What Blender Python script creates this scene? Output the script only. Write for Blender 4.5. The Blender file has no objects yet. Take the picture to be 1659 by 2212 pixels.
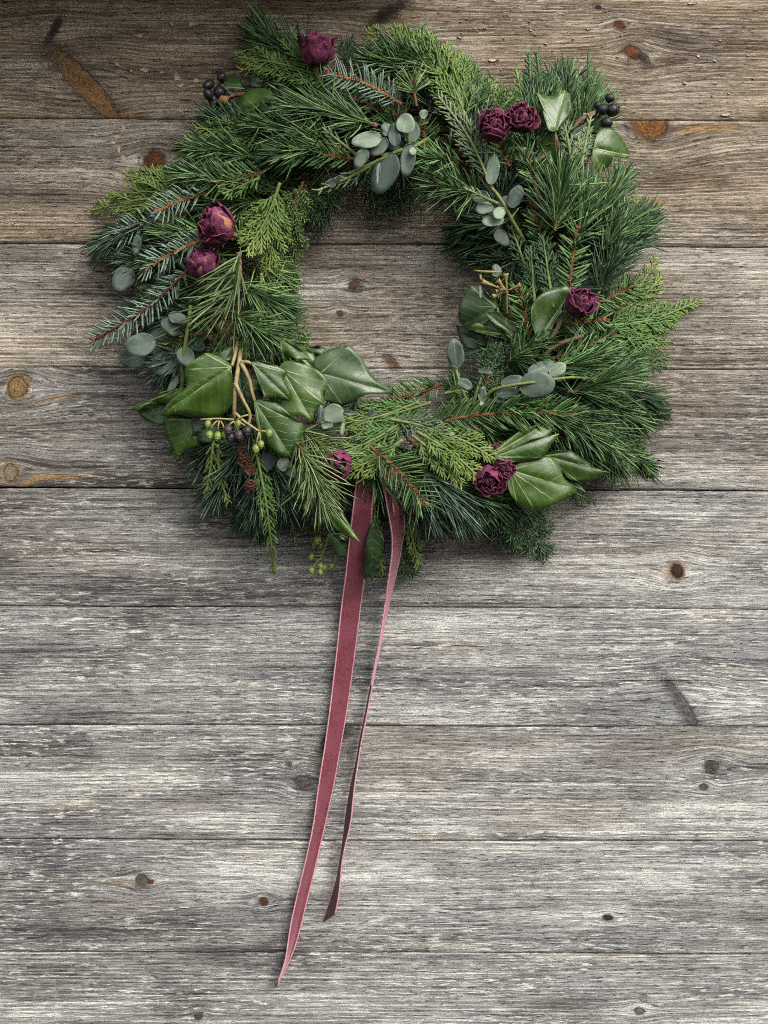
import bpy, math, random
import numpy as np
from mathutils import Vector

random.seed(7)
rng = np.random.default_rng(11)
SC = bpy.context.scene
COL = SC.collection

# ------------------------------------------------------------------ camera, sky, sun, exposure
S = 0.000407            # metres per unit of the 1659 x 2212 drawing grid, on the wall
DIST = 1.15             # camera to wall
ZC = 1.45               # height of the picture centre above the ground
CX, CY = 829.5, 1106.0

cam_d = bpy.data.cameras.new("camera")
cam = bpy.data.objects.new("camera", cam_d)
COL.objects.link(cam)
cam.location = (0, -DIST, ZC)
cam.rotation_euler = (math.radians(90), 0, 0)
cam_d.sensor_fit = 'VERTICAL'
cam_d.sensor_height = 24.0
cam_d.lens = 24.0 * DIST / (2212 * S)
cam_d.clip_start = 0.01
cam_d.clip_end = 500
SC.camera = cam

SUN_DIR = Vector((0.42, -0.62, 0.66)).normalized()
world = bpy.data.worlds.new("World")
SC.world = world
world.use_nodes = True
wt = world.node_tree
bg = wt.nodes['Background']
sky = wt.nodes.new('ShaderNodeTexSky')
sky.sky_type = 'NISHITA'
sky.sun_disc = False
sky.sun_elevation = math.asin(SUN_DIR.z)
sky.sun_rotation = math.atan2(SUN_DIR.x, SUN_DIR.y)
sky.dust_density = 4.0
sky.ozone_density = 0.6
hs = wt.nodes.new('ShaderNodeHueSaturation')
hs.inputs['Saturation'].default_value = 0.22
wt.links.new(sky.outputs[0], hs.inputs['Color'])
wt.links.new(hs.outputs[0], bg.inputs[0])
bg.inputs[1].default_value = 0.128

sun_d = bpy.data.lights.new("sun", 'SUN')
sun_d.energy = 1.15
sun_d.angle = math.radians(38)
sun_d.color = (1.0, 0.96, 0.90)
sun = bpy.data.objects.new("sun", sun_d)
COL.objects.link(sun)
sun.rotation_euler = SUN_DIR.to_track_quat('Z', 'Y').to_euler()
sun.location = (1.5, -2.5, 4)

SC.view_settings.view_transform = 'Standard'
SC.view_settings.look = 'None'
SC.view_settings.gamma = 1
SC.view_settings.exposure = 0.80
SC.render.engine = 'CYCLES'
SC.cycles.filter_width = 1.0
SC.cycles.max_bounces = 6
SC.cycles.diffuse_bounces = 3
SC.cycles.use_denoising = False


# ------------------------------------------------------------------ helpers: places
def P(px, py, h=0.0):
    """a point of the drawing grid at height h off the wall"""
    k = S * (DIST - h) / DIST
    return np.array([(px - CX) * k, -h, ZC + (CY - py) * k])


ZOOMS = dict(A=(600, 0, 2.074), B=(1200, 0, 1.659), C=(200, 500, 1.8433), D=(350, 950, 1.659),
             E=(1350, 600, 1.7463), F=(1100, 1100, 1.5082), G=(900, 1500, 2.765), H=(850, 2300, 2.3283))


def zz(z, pts):
    ox, oy, k = ZOOMS[z]
    return [((ox + x / k) / 1.507, (oy + y / k) / 1.507) for x, y in pts]


WC = np.array([830.0, 640.0])      # wreath centre on the grid


def hprof(px, py):
    r = math.hypot(px - WC[0], py - WC[1])
    w = 200 if r < 375 else 265
    return 0.010 + 0.058 * math.sqrt(max(0.0, 1 - ((r - 375) / w) ** 2))


# ------------------------------------------------------------------ helpers: meshes
class MB:
    def __init__(self):
        self.v, self.q, self.t, self.n = [], [], [], 0
        self.a = {}

    def add(self, v, q=None, t=None, **attrs):
        v = np.asarray(v, float).reshape(-1, 3)
        if q is not None and len(q):
            self.q.append(np.asarray(q, int).reshape(-1, 4) + self.n)
        if t is not None and len(t):
            self.t.append(np.asarray(t, int).reshape(-1, 3) + self.n)
        for k, val in attrs.items():
            self.a.setdefault(k, []).append((self.n, np.broadcast_to(np.asarray(val, float), (len(v),)).copy()))
        self.v.append(v)
        self.n += len(v)

    def mesh(self, name, mat, origin, smooth=True):
        v = np.concatenate(self.v) - np.asarray(origin, float)
        q = np.concatenate(self.q) if self.q else np.zeros((0, 4), int)
        t = np.concatenate(self.t) if self.t else np.zeros((0, 3), int)
        me = bpy.data.meshes.new(name)
        me.vertices.add(len(v))
        me.vertices.foreach_set('co', v.astype(np.float32).ravel())
        loops = np.concatenate([q.ravel(), t.ravel()]).astype(np.int32)
        me.loops.add(len(loops))
        me.loops.foreach_set('vertex_index', loops)
        nf = len(q) + len(t)
        me.polygons.add(nf)
        st = np.concatenate([np.arange(len(q)) * 4, len(q) * 4 + np.arange(len(t)) * 3]).astype(np.int32)
        me.polygons.foreach_set('loop_start', st)
        me.update(calc_edges=True)
        me.polygons.foreach_set('use_smooth', np.full(nf, smooth, bool))
        for k, lst in self.a.items():
            arr = np.zeros(len(v), np.float32)
            for o, val in lst:
                arr[o:o + len(val)] = val
            at = me.attributes.new(k, 'FLOAT', 'POINT')
            at.data.foreach_set('value', arr)
        me.materials.append(mat)
        me.validate()
        return me

    def build(self, name, mat, parent, origin, smooth=True, stuff=False, label=None):
        if not self.v:
            self.add([[origin[0], origin[1], origin[2]]] * 3, t=[[0, 1, 2]])
        o = bpy.data.objects.new(name, self.mesh(name, mat, origin, smooth))
        COL.objects.link(o)
        place(o, parent, origin)
        if stuff:
            o['kind'] = 'stuff'
        if label:
            o['label'] = label
        return o


WORLD_LOC = {}


def place(o, parent, origin):
    origin = np.asarray(origin, float)
    WORLD_LOC[o.name] = origin
    if parent is not None:
        o.parent = parent
        o.location = origin - WORLD_LOC[parent.name]
    else:
        o.location = origin


def thing(name, label, cat, loc):
    o = bpy.data.objects.new(name, None)
    o.empty_display_size = 0.05
    COL.objects.link(o)
    place(o, None, loc)
    o['label'] = label
    o['category'] = cat
    return o


def nrm(v):
    v = np.asarray(v, float)
    return v / (np.linalg.norm(v, axis=-1, keepdims=True) + 1e-12)


def tube(mb, pts, radii, sides=6, flat=1.0, up=None, cap=True, **attrs):
    pts = np.asarray(pts, float)
    n = len(pts)
    radii = np.broadcast_to(np.asarray(radii, float), (n,))
    T = nrm(np.gradient(pts, axis=0))
    u0 = np.array([0, -1.0, 0]) if up is None else np.asarray(up, float)
    B = nrm(np.cross(T, u0) + 1e-9)
    U = nrm(np.cross(B, T))
    a = np.arange(sides) / sides * 2 * math.pi
    V = pts[:, None] + radii[:, None, None] * (B[:, None] * np.cos(a)[None, :, None] + U[:, None] * (np.sin(a) * flat)[None, :, None])
    i = np.arange(n - 1)[:, None] * sides
    j = np.arange(sides)[None]
    k = (j + 1) % sides
    q = np.stack([i + j, i + k, i + sides + k, i + sides + j], -1).reshape(-1, 4)
    t = None
    if cap:
        f = np.arange(1, sides - 1)
        z = np.zeros_like(f)
        o = (n - 1) * sides
        t = np.concatenate([np.stack([z, f + 1, f], -1), np.stack([z + o, f + o, f + 1 + o], -1)])
    at = {}
    for key, val in attrs.items():
        val = np.asarray(val, float)
        at[key] = np.repeat(val, sides) if val.ndim == 1 and len(val) == n else val
    mb.add(V.reshape(-1, 3), q, t, **at)


def bez(pts, n=14):
    """Catmull-Rom through the points"""
    p = np.asarray(pts, float)
    if len(p) == 2:
        return p[0] + (p[1] - p[0]) * np.linspace(0, 1, n)[:, None]
    p = np.concatenate([[2 * p[0] - p[1]], p, [2 * p[-1] - p[-2]]])
    out = []
    segs = len(p) - 3
    for s in np.linspace(0, segs - 1e-6, n):
        i = int(s)
        t = s - i
        a, b, c, d = p[i:i + 4]
        out.append(0.5 * (2 * b + (c - a) * t + (2 * a - 5 * b + 4 * c - d) * t * t + (3 * b - 3 * c + d - a) * t ** 3))
    return np.array(out)


def needles(mb, base, d, L, w, curve, face, clampw=True, prof=(0.65, 1.0, 0.85), thick=0.55, tint=None):
    """tapered diamond-section needles, all at once"""
    N = len(base)
    ts = np.array([0.0, 0.4, 0.78])
    d = nrm(d)
    side = nrm(np.cross(d, face))
    nor = nrm(np.cross(side, d))
    V = np.zeros((N, 13, 3))
    for k, t in enumerate(ts):
        c = base + d * (L * t)[:, None] + curve * (L * t * t)[:, None]
        ww = (w * prof[k] * 0.5)[:, None]
        V[:, k * 4 + 0] = c + side * ww
        V[:, k * 4 + 1] = c + nor * ww * thick
        V[:, k * 4 + 2] = c - side * ww
        V[:, k * 4 + 3] = c - nor * ww * thick
    V[:, 12] = base + d * L[:, None] + curve * L[:, None]
    if clampw:
        lim = -0.0022 - rng.random((N, 1)) * 0.004
        V[:, :, 1] = np.minimum(V[:, :, 1], lim)
    q, t = [], []
    for k in range(2):
        for j in range(4):
            jj = (j + 1) % 4
            q.append([k * 4 + j, k * 4 + jj, k * 4 + 4 + jj, k * 4 + 4 + j])
    for j in range(4):
        t.append([8 + j, 8 + (j + 1) % 4, 12])
    off = (np.arange(N) * 13)[:, None, None]
    stripe = np.tile(np.array([1, 0, 1, 0] * 3 + [0.5]), N)
    along = np.tile(np.array([0] * 4 + [0.4] * 4 + [0.78] * 4 + [1.0]), N)
    if tint is None:
        tint = rng.random(N)
    mb.add(V.reshape(-1, 3), (np.array(q)[None] + off).reshape(-1, 4), (np.array(t)[None] + off).reshape(-1, 3),
           tint=np.repeat(tint, 13), stripe=stripe, along=along)


# ------------------------------------------------------------------ helpers: materials
class NT:
    def __init__(self, name):
        self.mat = bpy.data.materials.new(name)
        self.mat.use_nodes = True
        self.t = self.mat.node_tree
        self.b = self.t.nodes['Principled BSDF']

    def n(self, typ, ins=None, **props):
        nd = self.t.nodes.new(typ)
        for k, v in props.items():
            setattr(nd, k, v)
        for k, v in (ins or {}).items():
            self.set(nd.inputs[k], v)
        return nd

    def set(self, sock, v):
        if isinstance(v, bpy.types.NodeSocket):
            self.t.links.new(v, sock)
        else:
            if isinstance(v, (tuple, list)) and len(v) == 3 and sock.type == 'RGBA':
                v = (*v, 1)
            sock.default_value = v

    def m(self, op, a, b=0.0, c=0.0, clamp=False):
        nd = self.n('ShaderNodeMath', {0: a, 1: b, 2: c}, operation=op, use_clamp=clamp)
        return nd.outputs[0]

    def mix(self, f, a, b, blend='MIX'):
        nd = self.n('ShaderNodeMix', data_type='RGBA', blend_type=blend)
        self.set(nd.inputs[0], f)
        self.set(nd.inputs[6], a)
        self.set(nd.inputs[7], b)
        return nd.outputs[2]

    def ramp(self, v, lo, hi, a=0.0, b=1.0):
        nd = self.n('ShaderNodeMapRange', {0: v, 1: lo, 2: hi, 3: a, 4: b}, interpolation_type='SMOOTHSTEP')
        return nd.outputs[0]

    def attr(self, name, what='Fac'):
        return self.n('ShaderNodeAttribute', attribute_name=name).outputs[what]

    def noise(self, vec, scale=1.0, detail=4.0, rough=0.6, dist=0.0):
        ins = {'Scale': scale, 'Detail': detail, 'Roughness': rough, 'Distortion': dist}
        if vec is not None:
            ins['Vector'] = vec
        return self.n('ShaderNodeTexNoise', ins).outputs['Fac']

    def scale(self, vec, sx, sy, sz=1.0):
        return self.n('ShaderNodeMapping', {'Vector': vec, 'Scale': (sx, sy, sz)}).outputs[0]

    def obj(self):
        return self.n('ShaderNodeTexCoord').outputs['Object']

    def rand(self):
        return self.n('ShaderNodeObjectInfo').outputs['Random']

    def out(self, **kw):
        for k, v in kw.items():
            self.set(self.b.inputs[k.replace('_', ' ')], v)
        return self.mat

    def bump(self, h, dist, strength=1.0):
        return self.n('ShaderNodeBump', {'Height': h, 'Distance': dist, 'Strength': strength}).outputs[0]


def wood_material():
    M = NT('weathered_wood')
    uv = M.n('ShaderNodeUVMap', uv_map='grain').outputs[0]
    kd, kr, weather, ringy = M.attr('knot'), M.attr('knotcol', 'Color'), M.attr('weather'), M.attr('ringy')
    off = lambda x, y: M.n('ShaderNodeVectorMath', {0: uv, 1: (x, y, 0)}, operation='ADD').outputs[0]
    lines = M.noise(M.scale(uv, 6, 480), 1, 4, 0.66)             # growth rings
    fibre = M.noise(M.scale(uv, 55, 1150), 1, 3, 0.75)           # torn fibres
    flake = M.noise(M.scale(off(1.3, 2.9), 60, 430), 1, 5, 0.70) # bleached flakes
    pit = M.noise(M.scale(off(5.7, 0.4), 75, 620), 1, 5, 0.74)   # dark pits and splits
    patch = M.noise(M.scale(uv, 4.5, 22), 1, 5, 0.6)             # broad grey and straw patches
    patch2 = M.noise(M.scale(off(3.1, 7.7), 6, 34), 1, 5, 0.62)
    v = M.n('ShaderNodeSeparateXYZ', {0: uv}).outputs[1]
    wob = M.m('MULTIPLY', M.noise(M.scale(uv, 4, 45), 1, 4, 0.6), 8.0)
    ring = M.m('SINE', M.m('ADD', M.m('MULTIPLY', v, 2 * math.pi * 290), wob))
    ring = M.m('MULTIPLY', M.m('MULTIPLY', ring, ringy), M.ramp(fibre, 0.3, 0.6, 0.3, 1.2))
    f = M.m('ADD', M.m('MULTIPLY', M.m('SUBTRACT', lines, 0.5), 1.15), M.m('MULTIPLY', M.m('SUBTRACT', fibre, 0.5), 1.25))
    broad = M.noise(M.scale(off(8.3, 4.1), 5, 250), 1, 5, 0.7)
    f = M.m('ADD', f, M.m('MULTIPLY', M.m('SUBTRACT', broad, 0.5), 1.15))
    f = M.m('ADD', f, M.m('MULTIPLY', ring, 0.15))
    f = M.m('ADD', f, M.m('MULTIPLY', M.m('SUBTRACT', patch, 0.5), 1.05))
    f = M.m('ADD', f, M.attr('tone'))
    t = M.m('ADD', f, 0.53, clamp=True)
    r1 = M.n('ShaderNodeValToRGB', {'Fac': t})
    e = r1.color_ramp.elements
    e[0].position, e[0].color = 0.08, (0.070, 0.067, 0.064, 1)
    e[1].position, e[1].color = 0.96, (0.76, 0.755, 0.69, 1)
    for p, c in ((0.32, (0.195, 0.189, 0.180, 1)), (0.60, (0.345, 0.336, 0.314, 1))):
        x = e.new(p)
        x.color = c
    r2 = M.n('ShaderNodeValToRGB', {'Fac': t})
    e = r2.color_ramp.elements
    e[0].position, e[0].color = 0.08, (0.046, 0.032, 0.022, 1)
    e[1].position, e[1].color = 0.96, (0.52, 0.425, 0.315, 1)
    for p, c in ((0.34, (0.140, 0.102, 0.068, 1)), (0.64, (0.255, 0.195, 0.132, 1))):
        x = e.new(p)
        x.color = c
    wmix = M.m('ADD', weather, M.m('MULTIPLY', M.m('SUBTRACT', patch2, 0.5), 0.9), clamp=True)
    col = M.mix(wmix, r2.outputs[0], r1.outputs[0])
    straw = M.m('MULTIPLY', M.ramp(patch2, 0.52, 0.72), 0.30)
    col = M.mix(straw, col, (1.0, 0.84, 0.60), 'MULTIPLY')
    cool = M.m('MULTIPLY', M.ramp(patch, 0.56, 0.40), M.m('MULTIPLY', weather, 0.35))
    col = M.mix(cool, col, (0.80, 0.86, 0.95), 'MULTIPLY')
    # bleached chips
    chip = M.m('MULTIPLY', M.ramp(flake, 0.535, 0.60), M.ramp(patch2, 0.40, 0.60, 0.08, 1.0))
    chipc = M.mix(weather, (0.44, 0.365, 0.27), (0.82, 0.81, 0.73))
    col = M.mix(M.m('MULTIPLY', chip, 0.78), col, chipc)
    pits = M.m('MULTIPLY', M.ramp(pit, 0.44, 0.36), M.ramp(patch, 0.70, 0.42, 0.5, 1.0))
    col = M.mix(M.m('MULTIPLY', pits, 0.9), col, M.mix(weather, (0.030, 0.020, 0.015), (0.055, 0.052, 0.052)))
    # knots: amber halo, then the heart
    nk = M.noise(M.obj(), 150, 5, 0.68)
    dk = M.m('ADD', kd, M.m('MULTIPLY', M.m('SUBTRACT', nk, 0.5), 1.15))
    halo = M.m('MULTIPLY', M.ramp(M.m('ADD', M.attr('amber'), M.m('MULTIPLY', M.m('SUBTRACT', fibre, 0.5), 1.2)), 0.30, 0.85), 0.8)
    col = M.mix(halo, col, (0.44, 0.24, 0.07))
    rim = M.m('MULTIPLY', M.ramp(dk, 0.80, 0.98), M.ramp(dk, 1.30, 1.05))
    soft = M.attr('soft')
    orbit = M.m('MULTIPLY', M.m('SINE', M.m('MULTIPLY', dk, 15.0)), M.m('MULTIPLY', M.ramp(dk, 1.0, 1.15), M.ramp(kd, 2.5, 1.2)))
    col = M.mix(M.m('MULTIPLY', M.m('MAXIMUM', orbit, 0.0), 0.45), col, (0.05, 0.042, 0.036))
    heart = M.mix(soft, M.ramp(dk, 1.02, 0.90), M.ramp(M.m('ADD', dk, M.m('MULTIPLY', M.m('SUBTRACT', fibre, 0.5), 1.0)), 1.35, 0.35))
    heart = M.n('ShaderNodeRGBToBW', {0: heart}).outputs[0]
    kring = M.m('MULTIPLY_ADD', M.m('SINE', M.m('MULTIPLY', dk, 24.0)), 0.22, 0.78)
    kring = M.m('MULTIPLY', kring, M.ramp(nk, 0.25, 0.75, 0.55, 1.25))
    kring = M.m('MULTIPLY', kring, M.ramp(M.noise(M.obj(), 620, 4, 0.7), 0.36, 0.50, 0.30, 1.0))
    kc = M.mix(1.0, kr, M.n('ShaderNodeCombineXYZ', {0: kring, 1: kring, 2: kring}).outputs[0], 'MULTIPLY')
    col = M.mix(heart, col, kc)
    smudge = M.m('MULTIPLY', M.ramp(M.m('ADD', kd, M.m('MULTIPLY', M.m('SUBTRACT', flake, 0.5), 2.6)), 1.9, 0.9), 0.36)
    col = M.mix(M.m('MULTIPLY', smudge, M.m('SUBTRACT', 1.0, heart)), col, (0.06, 0.053, 0.048))
    col = M.mix(M.m('MULTIPLY', M.m('MULTIPLY', rim, M.m('SUBTRACT', 1.0, soft)), 0.62), col, (0.035, 0.026, 0.020))
    hgt = M.m('ADD', M.m('MULTIPLY', lines, 0.7), M.m('MULTIPLY', fibre, 0.7))
    hgt = M.m('ADD', hgt, M.m('MULTIPLY', flake, 0.9))
    hgt = M.m('ADD', hgt, M.m('MULTIPLY', pits, -0.35))
    hgt = M.m('ADD', hgt, M.m('MULTIPLY', ring, 0.10))
    hgt = M.m('MULTIPLY', hgt, M.ramp(heart, 0.0, 1.0, 1.0, 0.35))
    return M.out(Base_Color=col, Roughness=0.86, Specular_IOR_Level=0.25, Normal=M.bump(hgt, 0.0016, 1.0))


def plain(name, col, rough=0.6, var=0.3, scale=200, spec=0.4, bump=0.0):
    M = NT(name)
    k = M.noise(M.obj(), scale, 4, 0.6)
    c = M.mix(M.ramp(k, 0.25, 0.75), tuple(x * (1 - var) for x in col), tuple(x * (1 + var) for x in col))
    kw = dict(Base_Color=c, Roughness=rough, Specular_IOR_Level=spec)
    if bump:
        kw['Normal'] = M.bump(k, bump, 0.8)
    return M.out(**kw)


def needle_material(name, a, b, stripe=None, spec=0.45, rough=0.36):
    M = NT(name)
    tint = M.attr('tint')
    r = M.rand()
    c = M.mix(M.m('POWER', tint, 2.4), tuple(x * 0.85 for x in a), tuple(x * 2.3 for x in b))
    c = M.mix(M.m('MULTIPLY', r, 0.25), c, tuple(x * 0.7 for x in a))
    al = M.attr('along')
    c = M.mix(M.m('MULTIPLY', M.ramp(al, 0.93, 1.0), 0.5), c, (0.30, 0.28, 0.10))
    if stripe:
        s = M.attr('stripe')
        band = M.m('MULTIPLY', M.ramp(s, 0.10, 0.35), M.ramp(s, 1.0, 0.72))
        c = M.mix(M.m('MULTIPLY', band, 0.62), c, stripe)
    return M.out(Base_Color=c, Roughness=rough, Specular_IOR_Level=spec)


def cypress_material(name, a, tipc):
    M = NT(name)
    k = M.noise(M.obj(), 420, 3, 0.6)
    c = M.mix(M.ramp(k, 0.3, 0.7), tuple(x * 0.65 for x in a), tuple(x * 1.35 for x in a))
    c = M.mix(M.ramp(M.attr('tip'), 0.35, 1.0), c, tipc)
    c = M.mix(M.m('MULTIPLY', M.attr('wood'), 0.9), c, (0.16, 0.13, 0.05))
    return M.out(Base_Color=c, Roughness=0.5, Specular_IOR_Level=0.4)


def leaf_material(name, a, b, vein, veinw=0.0007, gap=0.0075, rough=0.30, spec=0.5, veinf=0.7, fine=0.6, bumpd=0.0007, coat=0.0):
    M = NT(name)
    lu, lv, vd = M.attr('lu'), M.attr('lv'), M.attr('vd')
    k = M.noise(M.obj(), 90, 4, 0.6)
    k2 = M.noise(M.obj(), 500, 2, 0.6)
    c = M.mix(M.ramp(k, 0.3, 0.7), a, b)
    c = M.mix(M.m('MULTIPLY', M.ramp(k2, 0.55, 0.75), 0.25), c, tuple(min(1, x * 1.7) for x in b))
    wv = M.m('MULTIPLY', M.m('SUBTRACT', M.noise(M.obj(), 45, 2, 0.5), 0.5), 0.012)
    s = M.m('SUBTRACT', M.m('ADD', lu, wv), M.m('MULTIPLY', M.m('ABSOLUTE', lv), 0.75))
    fr = M.m('ABSOLUTE', M.m('SUBTRACT', M.m('FRACT', M.m('DIVIDE', s, gap)), 0.5))
    sec = M.ramp(fr, 0.5 - 0.45 * veinw / gap, 0.5)
    sec = M.m('MULTIPLY', sec, fine)
    vd = M.m('ADD', vd, M.m('MULTIPLY', M.m('SUBTRACT', M.noise(M.obj(), 55, 2, 0.5), 0.5), 0.0030))
    main = M.ramp(M.m('ABSOLUTE', vd), veinw, veinw * 0.25)
    ve = M.m('MAXIMUM', main, sec)
    c = M.mix(M.m('MULTIPLY', ve, veinf), c, vein)
    h = M.m('ADD', M.m('MULTIPLY', M.m('SUBTRACT', 1.0, ve), 0.4), M.m('MULTIPLY', k, 1.2))
    return M.out(Base_Color=c, Roughness=rough, Specular_IOR_Level=spec, Coat_Weight=coat * 0.5, Coat_Roughness=0.4,
                 Normal=M.bump(h, bumpd, 0.7))


def petal_material():
    M = NT('dried_petal')
    k = M.noise(M.obj(), 150, 5, 0.65)
    k2 = M.noise(M.obj(), 520, 3, 0.6)
    c = M.mix(M.ramp(k, 0.3, 0.72), (0.030, 0.006, 0.018), (0.175, 0.027, 0.078))
    c = M.mix(M.m('MULTIPLY', M.rand(), 0.42), c, (0.30, 0.060, 0.140))
    c = M.mix(M.m('MULTIPLY', M.ramp(M.m('ADD', M.attr('edge'), M.m('MULTIPLY', M.m('SUBTRACT', k2, 0.5), 0.5)), 0.95, 1.25), 0.45), c, (0.28, 0.11, 0.10))
    c = M.mix(M.ramp(M.m('ADD', M.attr('tan'), M.m('MULTIPLY', M.m('SUBTRACT', k2, 0.5), 0.6)), 0.20, 1.15), c, (0.40, 0.20, 0.085))
    return M.out(Base_Color=c, Roughness=0.62, Specular_IOR_Level=0.3, Normal=M.bump(M.m('ADD', k, M.m('MULTIPLY', k2, 0.5)), 0.0016, 0.9))


def velvet_material():
    M = NT('velvet')
    k = M.noise(M.scale(M.obj(), 1, 1, 0.35), 1500, 3, 0.7)
    k2 = M.noise(M.obj(), 60, 3, 0.5)
    c = M.mix(M.ramp(k, 0.3, 0.75), (0.090, 0.016, 0.026), (0.240, 0.060, 0.080))
    c = M.mix(M.m('MULTIPLY', M.ramp(k2, 0.40, 0.62), 0.6), c, (0.20, 0.055, 0.075))
    return M.out(Base_Color=c, Roughness=0.85, Specular_IOR_Level=0.15, Sheen_Weight=0.7, Sheen_Roughness=0.45,
                 Sheen_Tint=(1.0, 0.62, 0.68, 1), Normal=M.bump(k, 0.0004, 0.6))


MAT = dict(
    wood=wood_material(),
    dark=plain('dark_gap', (0.018, 0.014, 0.012), 0.9),
    fleck=plain('tan_fleck', (0.42, 0.33, 0.24), 0.85, 0.25, 400, 0.2, 0.0006),
    twig=plain('red_brown_twig', (0.165, 0.062, 0.028), 0.7, 0.5, 500, 0.3, 0.0008),
    twig_tan=plain('tan_twig', (0.30, 0.15, 0.06), 0.7, 0.4, 500, 0.3, 0.0008),
    bark=plain('grey_bark', (0.17, 0.115, 0.07), 0.8, 0.6, 400, 0.2, 0.001),
    stem=plain('green_stem', (0.15, 0.19, 0.055), 0.55, 0.3, 300),
    stem_tan=plain('tan_stem', (0.30, 0.24, 0.11), 0.6, 0.3, 300),
    pine=needle_material('pine_needle', (0.028, 0.074, 0.022), (0.105, 0.178, 0.062)),
    pine_blue=needle_material('blue_pine_needle', (0.024, 0.058, 0.034), (0.090, 0.140, 0.085)),
    pine_light=needle_material('light_pine_needle', (0.070, 0.120, 0.035), (0.165, 0.215, 0.085)),
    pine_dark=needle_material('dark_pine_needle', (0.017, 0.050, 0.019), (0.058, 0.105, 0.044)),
    fir=needle_material('fir_needle', (0.034, 0.088, 0.024), (0.085, 0.155, 0.045)),
    fir_white=needle_material('striped_fir_needle', (0.028, 0.068, 0.032), (0.070, 0.130, 0.070), (0.36, 0.45, 0.38)),
    spruce=needle_material('spruce_needle', (0.024, 0.062, 0.024), (0.066, 0.120, 0.050)),
    juniper=needle_material('juniper_needle', (0.060, 0.120, 0.028), (0.140, 0.210, 0.065)),
    cyp=cypress_material('cypress_scale', (0.066, 0.142, 0.030), (0.220, 0.290, 0.075)),
    cyp_bright=cypress_material('bright_cypress_scale', (0.098, 0.170, 0.034), (0.280, 0.330, 0.085)),
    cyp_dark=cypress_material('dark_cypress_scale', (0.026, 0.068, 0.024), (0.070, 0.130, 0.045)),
    cyp_pale=cypress_material('pale_cypress_scale', (0.085, 0.135, 0.070), (0.280, 0.310, 0.170)),
    ivy=leaf_material('ivy_leaf', (0.020, 0.052, 0.009), (0.042, 0.086, 0.016), (0.25, 0.34, 0.13), coat=0.25),
    ivy_light=leaf_material('light_ivy_leaf', (0.034, 0.076, 0.011), (0.060, 0.112, 0.019), (0.30, 0.38, 0.15), coat=0.15),
    ivy_dark=leaf_material('dark_ivy_leaf', (0.012, 0.032, 0.010), (0.024, 0.052, 0.015), (0.10, 0.16, 0.07), veinf=0.6, coat=0.3),
    ivy_grey=leaf_material('grey_ivy_leaf', (0.036, 0.074, 0.026), (0.060, 0.104, 0.040), (0.25, 0.33, 0.18), veinf=0.7, coat=0.35),
    euc=leaf_material('eucalyptus_leaf', (0.080, 0.120, 0.088), (0.140, 0.185, 0.142), (0.27, 0.32, 0.24), 0.0005, 0.007, 0.6, 0.35, 0.5, 0.25, 0.0003),
    euc_light=leaf_material('pale_eucalyptus_leaf', (0.145, 0.200, 0.135), (0.235, 0.295, 0.215), (0.36, 0.41, 0.29), 0.0005, 0.007, 0.6, 0.35, 0.5, 0.25, 0.0003),
    euc_dark=leaf_material('dark_eucalyptus_leaf', (0.034, 0.056, 0.046), (0.070, 0.100, 0.084), (0.13, 0.17, 0.14), 0.0005, 0.007, 0.6, 0.35, 0.5, 0.25, 0.0003),
    petal=petal_material(),
    sepal=plain('dry_sepal', (0.17, 0.16, 0.055), 0.7, 0.4, 200),
    black=plain('black_berry', (0.017, 0.014, 0.018), 0.42, 0.5, 220, 0.5, 0.0012),
    plum=plain('plum_berry', (0.055, 0.036, 0.042), 0.5, 0.5, 260, 0.45, 0.0012),
    green=plain('green_berry', (0.155, 0.215, 0.045), 0.45, 0.25, 160, 0.5, 0.0005),
    pod=plain('straw_pod', (0.25, 0.20, 0.08), 0.6, 0.4, 300, 0.3, 0.0005),
    cone=plain('cone_scale', (0.085, 0.040, 0.024), 0.6, 0.5, 500, 0.4, 0.0006),
    bud=plain('red_bud', (0.22, 0.055, 0.035), 0.5, 0.5, 600, 0.4, 0.0005),
    velvet=velvet_material(),
    satin=plain('ribbon_back', (0.095, 0.042, 0.05), 0.55, 0.12, 900, 0.4),
    selvedge=plain('pale_selvedge', (0.52, 0.27, 0.30), 0.8, 0.35, 900, 0.2, 0.0003),
)

# ------------------------------------------------------------------ the plank wall
wall = thing('plank_wall', 'wall of weathered brown and grey horizontal wooden planks behind the wreath', 'wall', P(CX, 2300))
SEAMS = [(-268, -262), (-4, 2), (259, 265), (527, 535), (793, 800), (1054, 1061), (1308, 1315), (1564, 1568),
         (1811, 1816), (2053, 2058), (2298, 2300)]
AMB, RED, GRY, DRK, OCH = (0.30, 0.125, 0.030), (0.135, 0.042, 0.018), (0.150, 0.140, 0.125), (0.045, 0.028, 0.020), (0.36, 0.25, 0.12)
wall['kind'] = 'thing'
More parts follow.
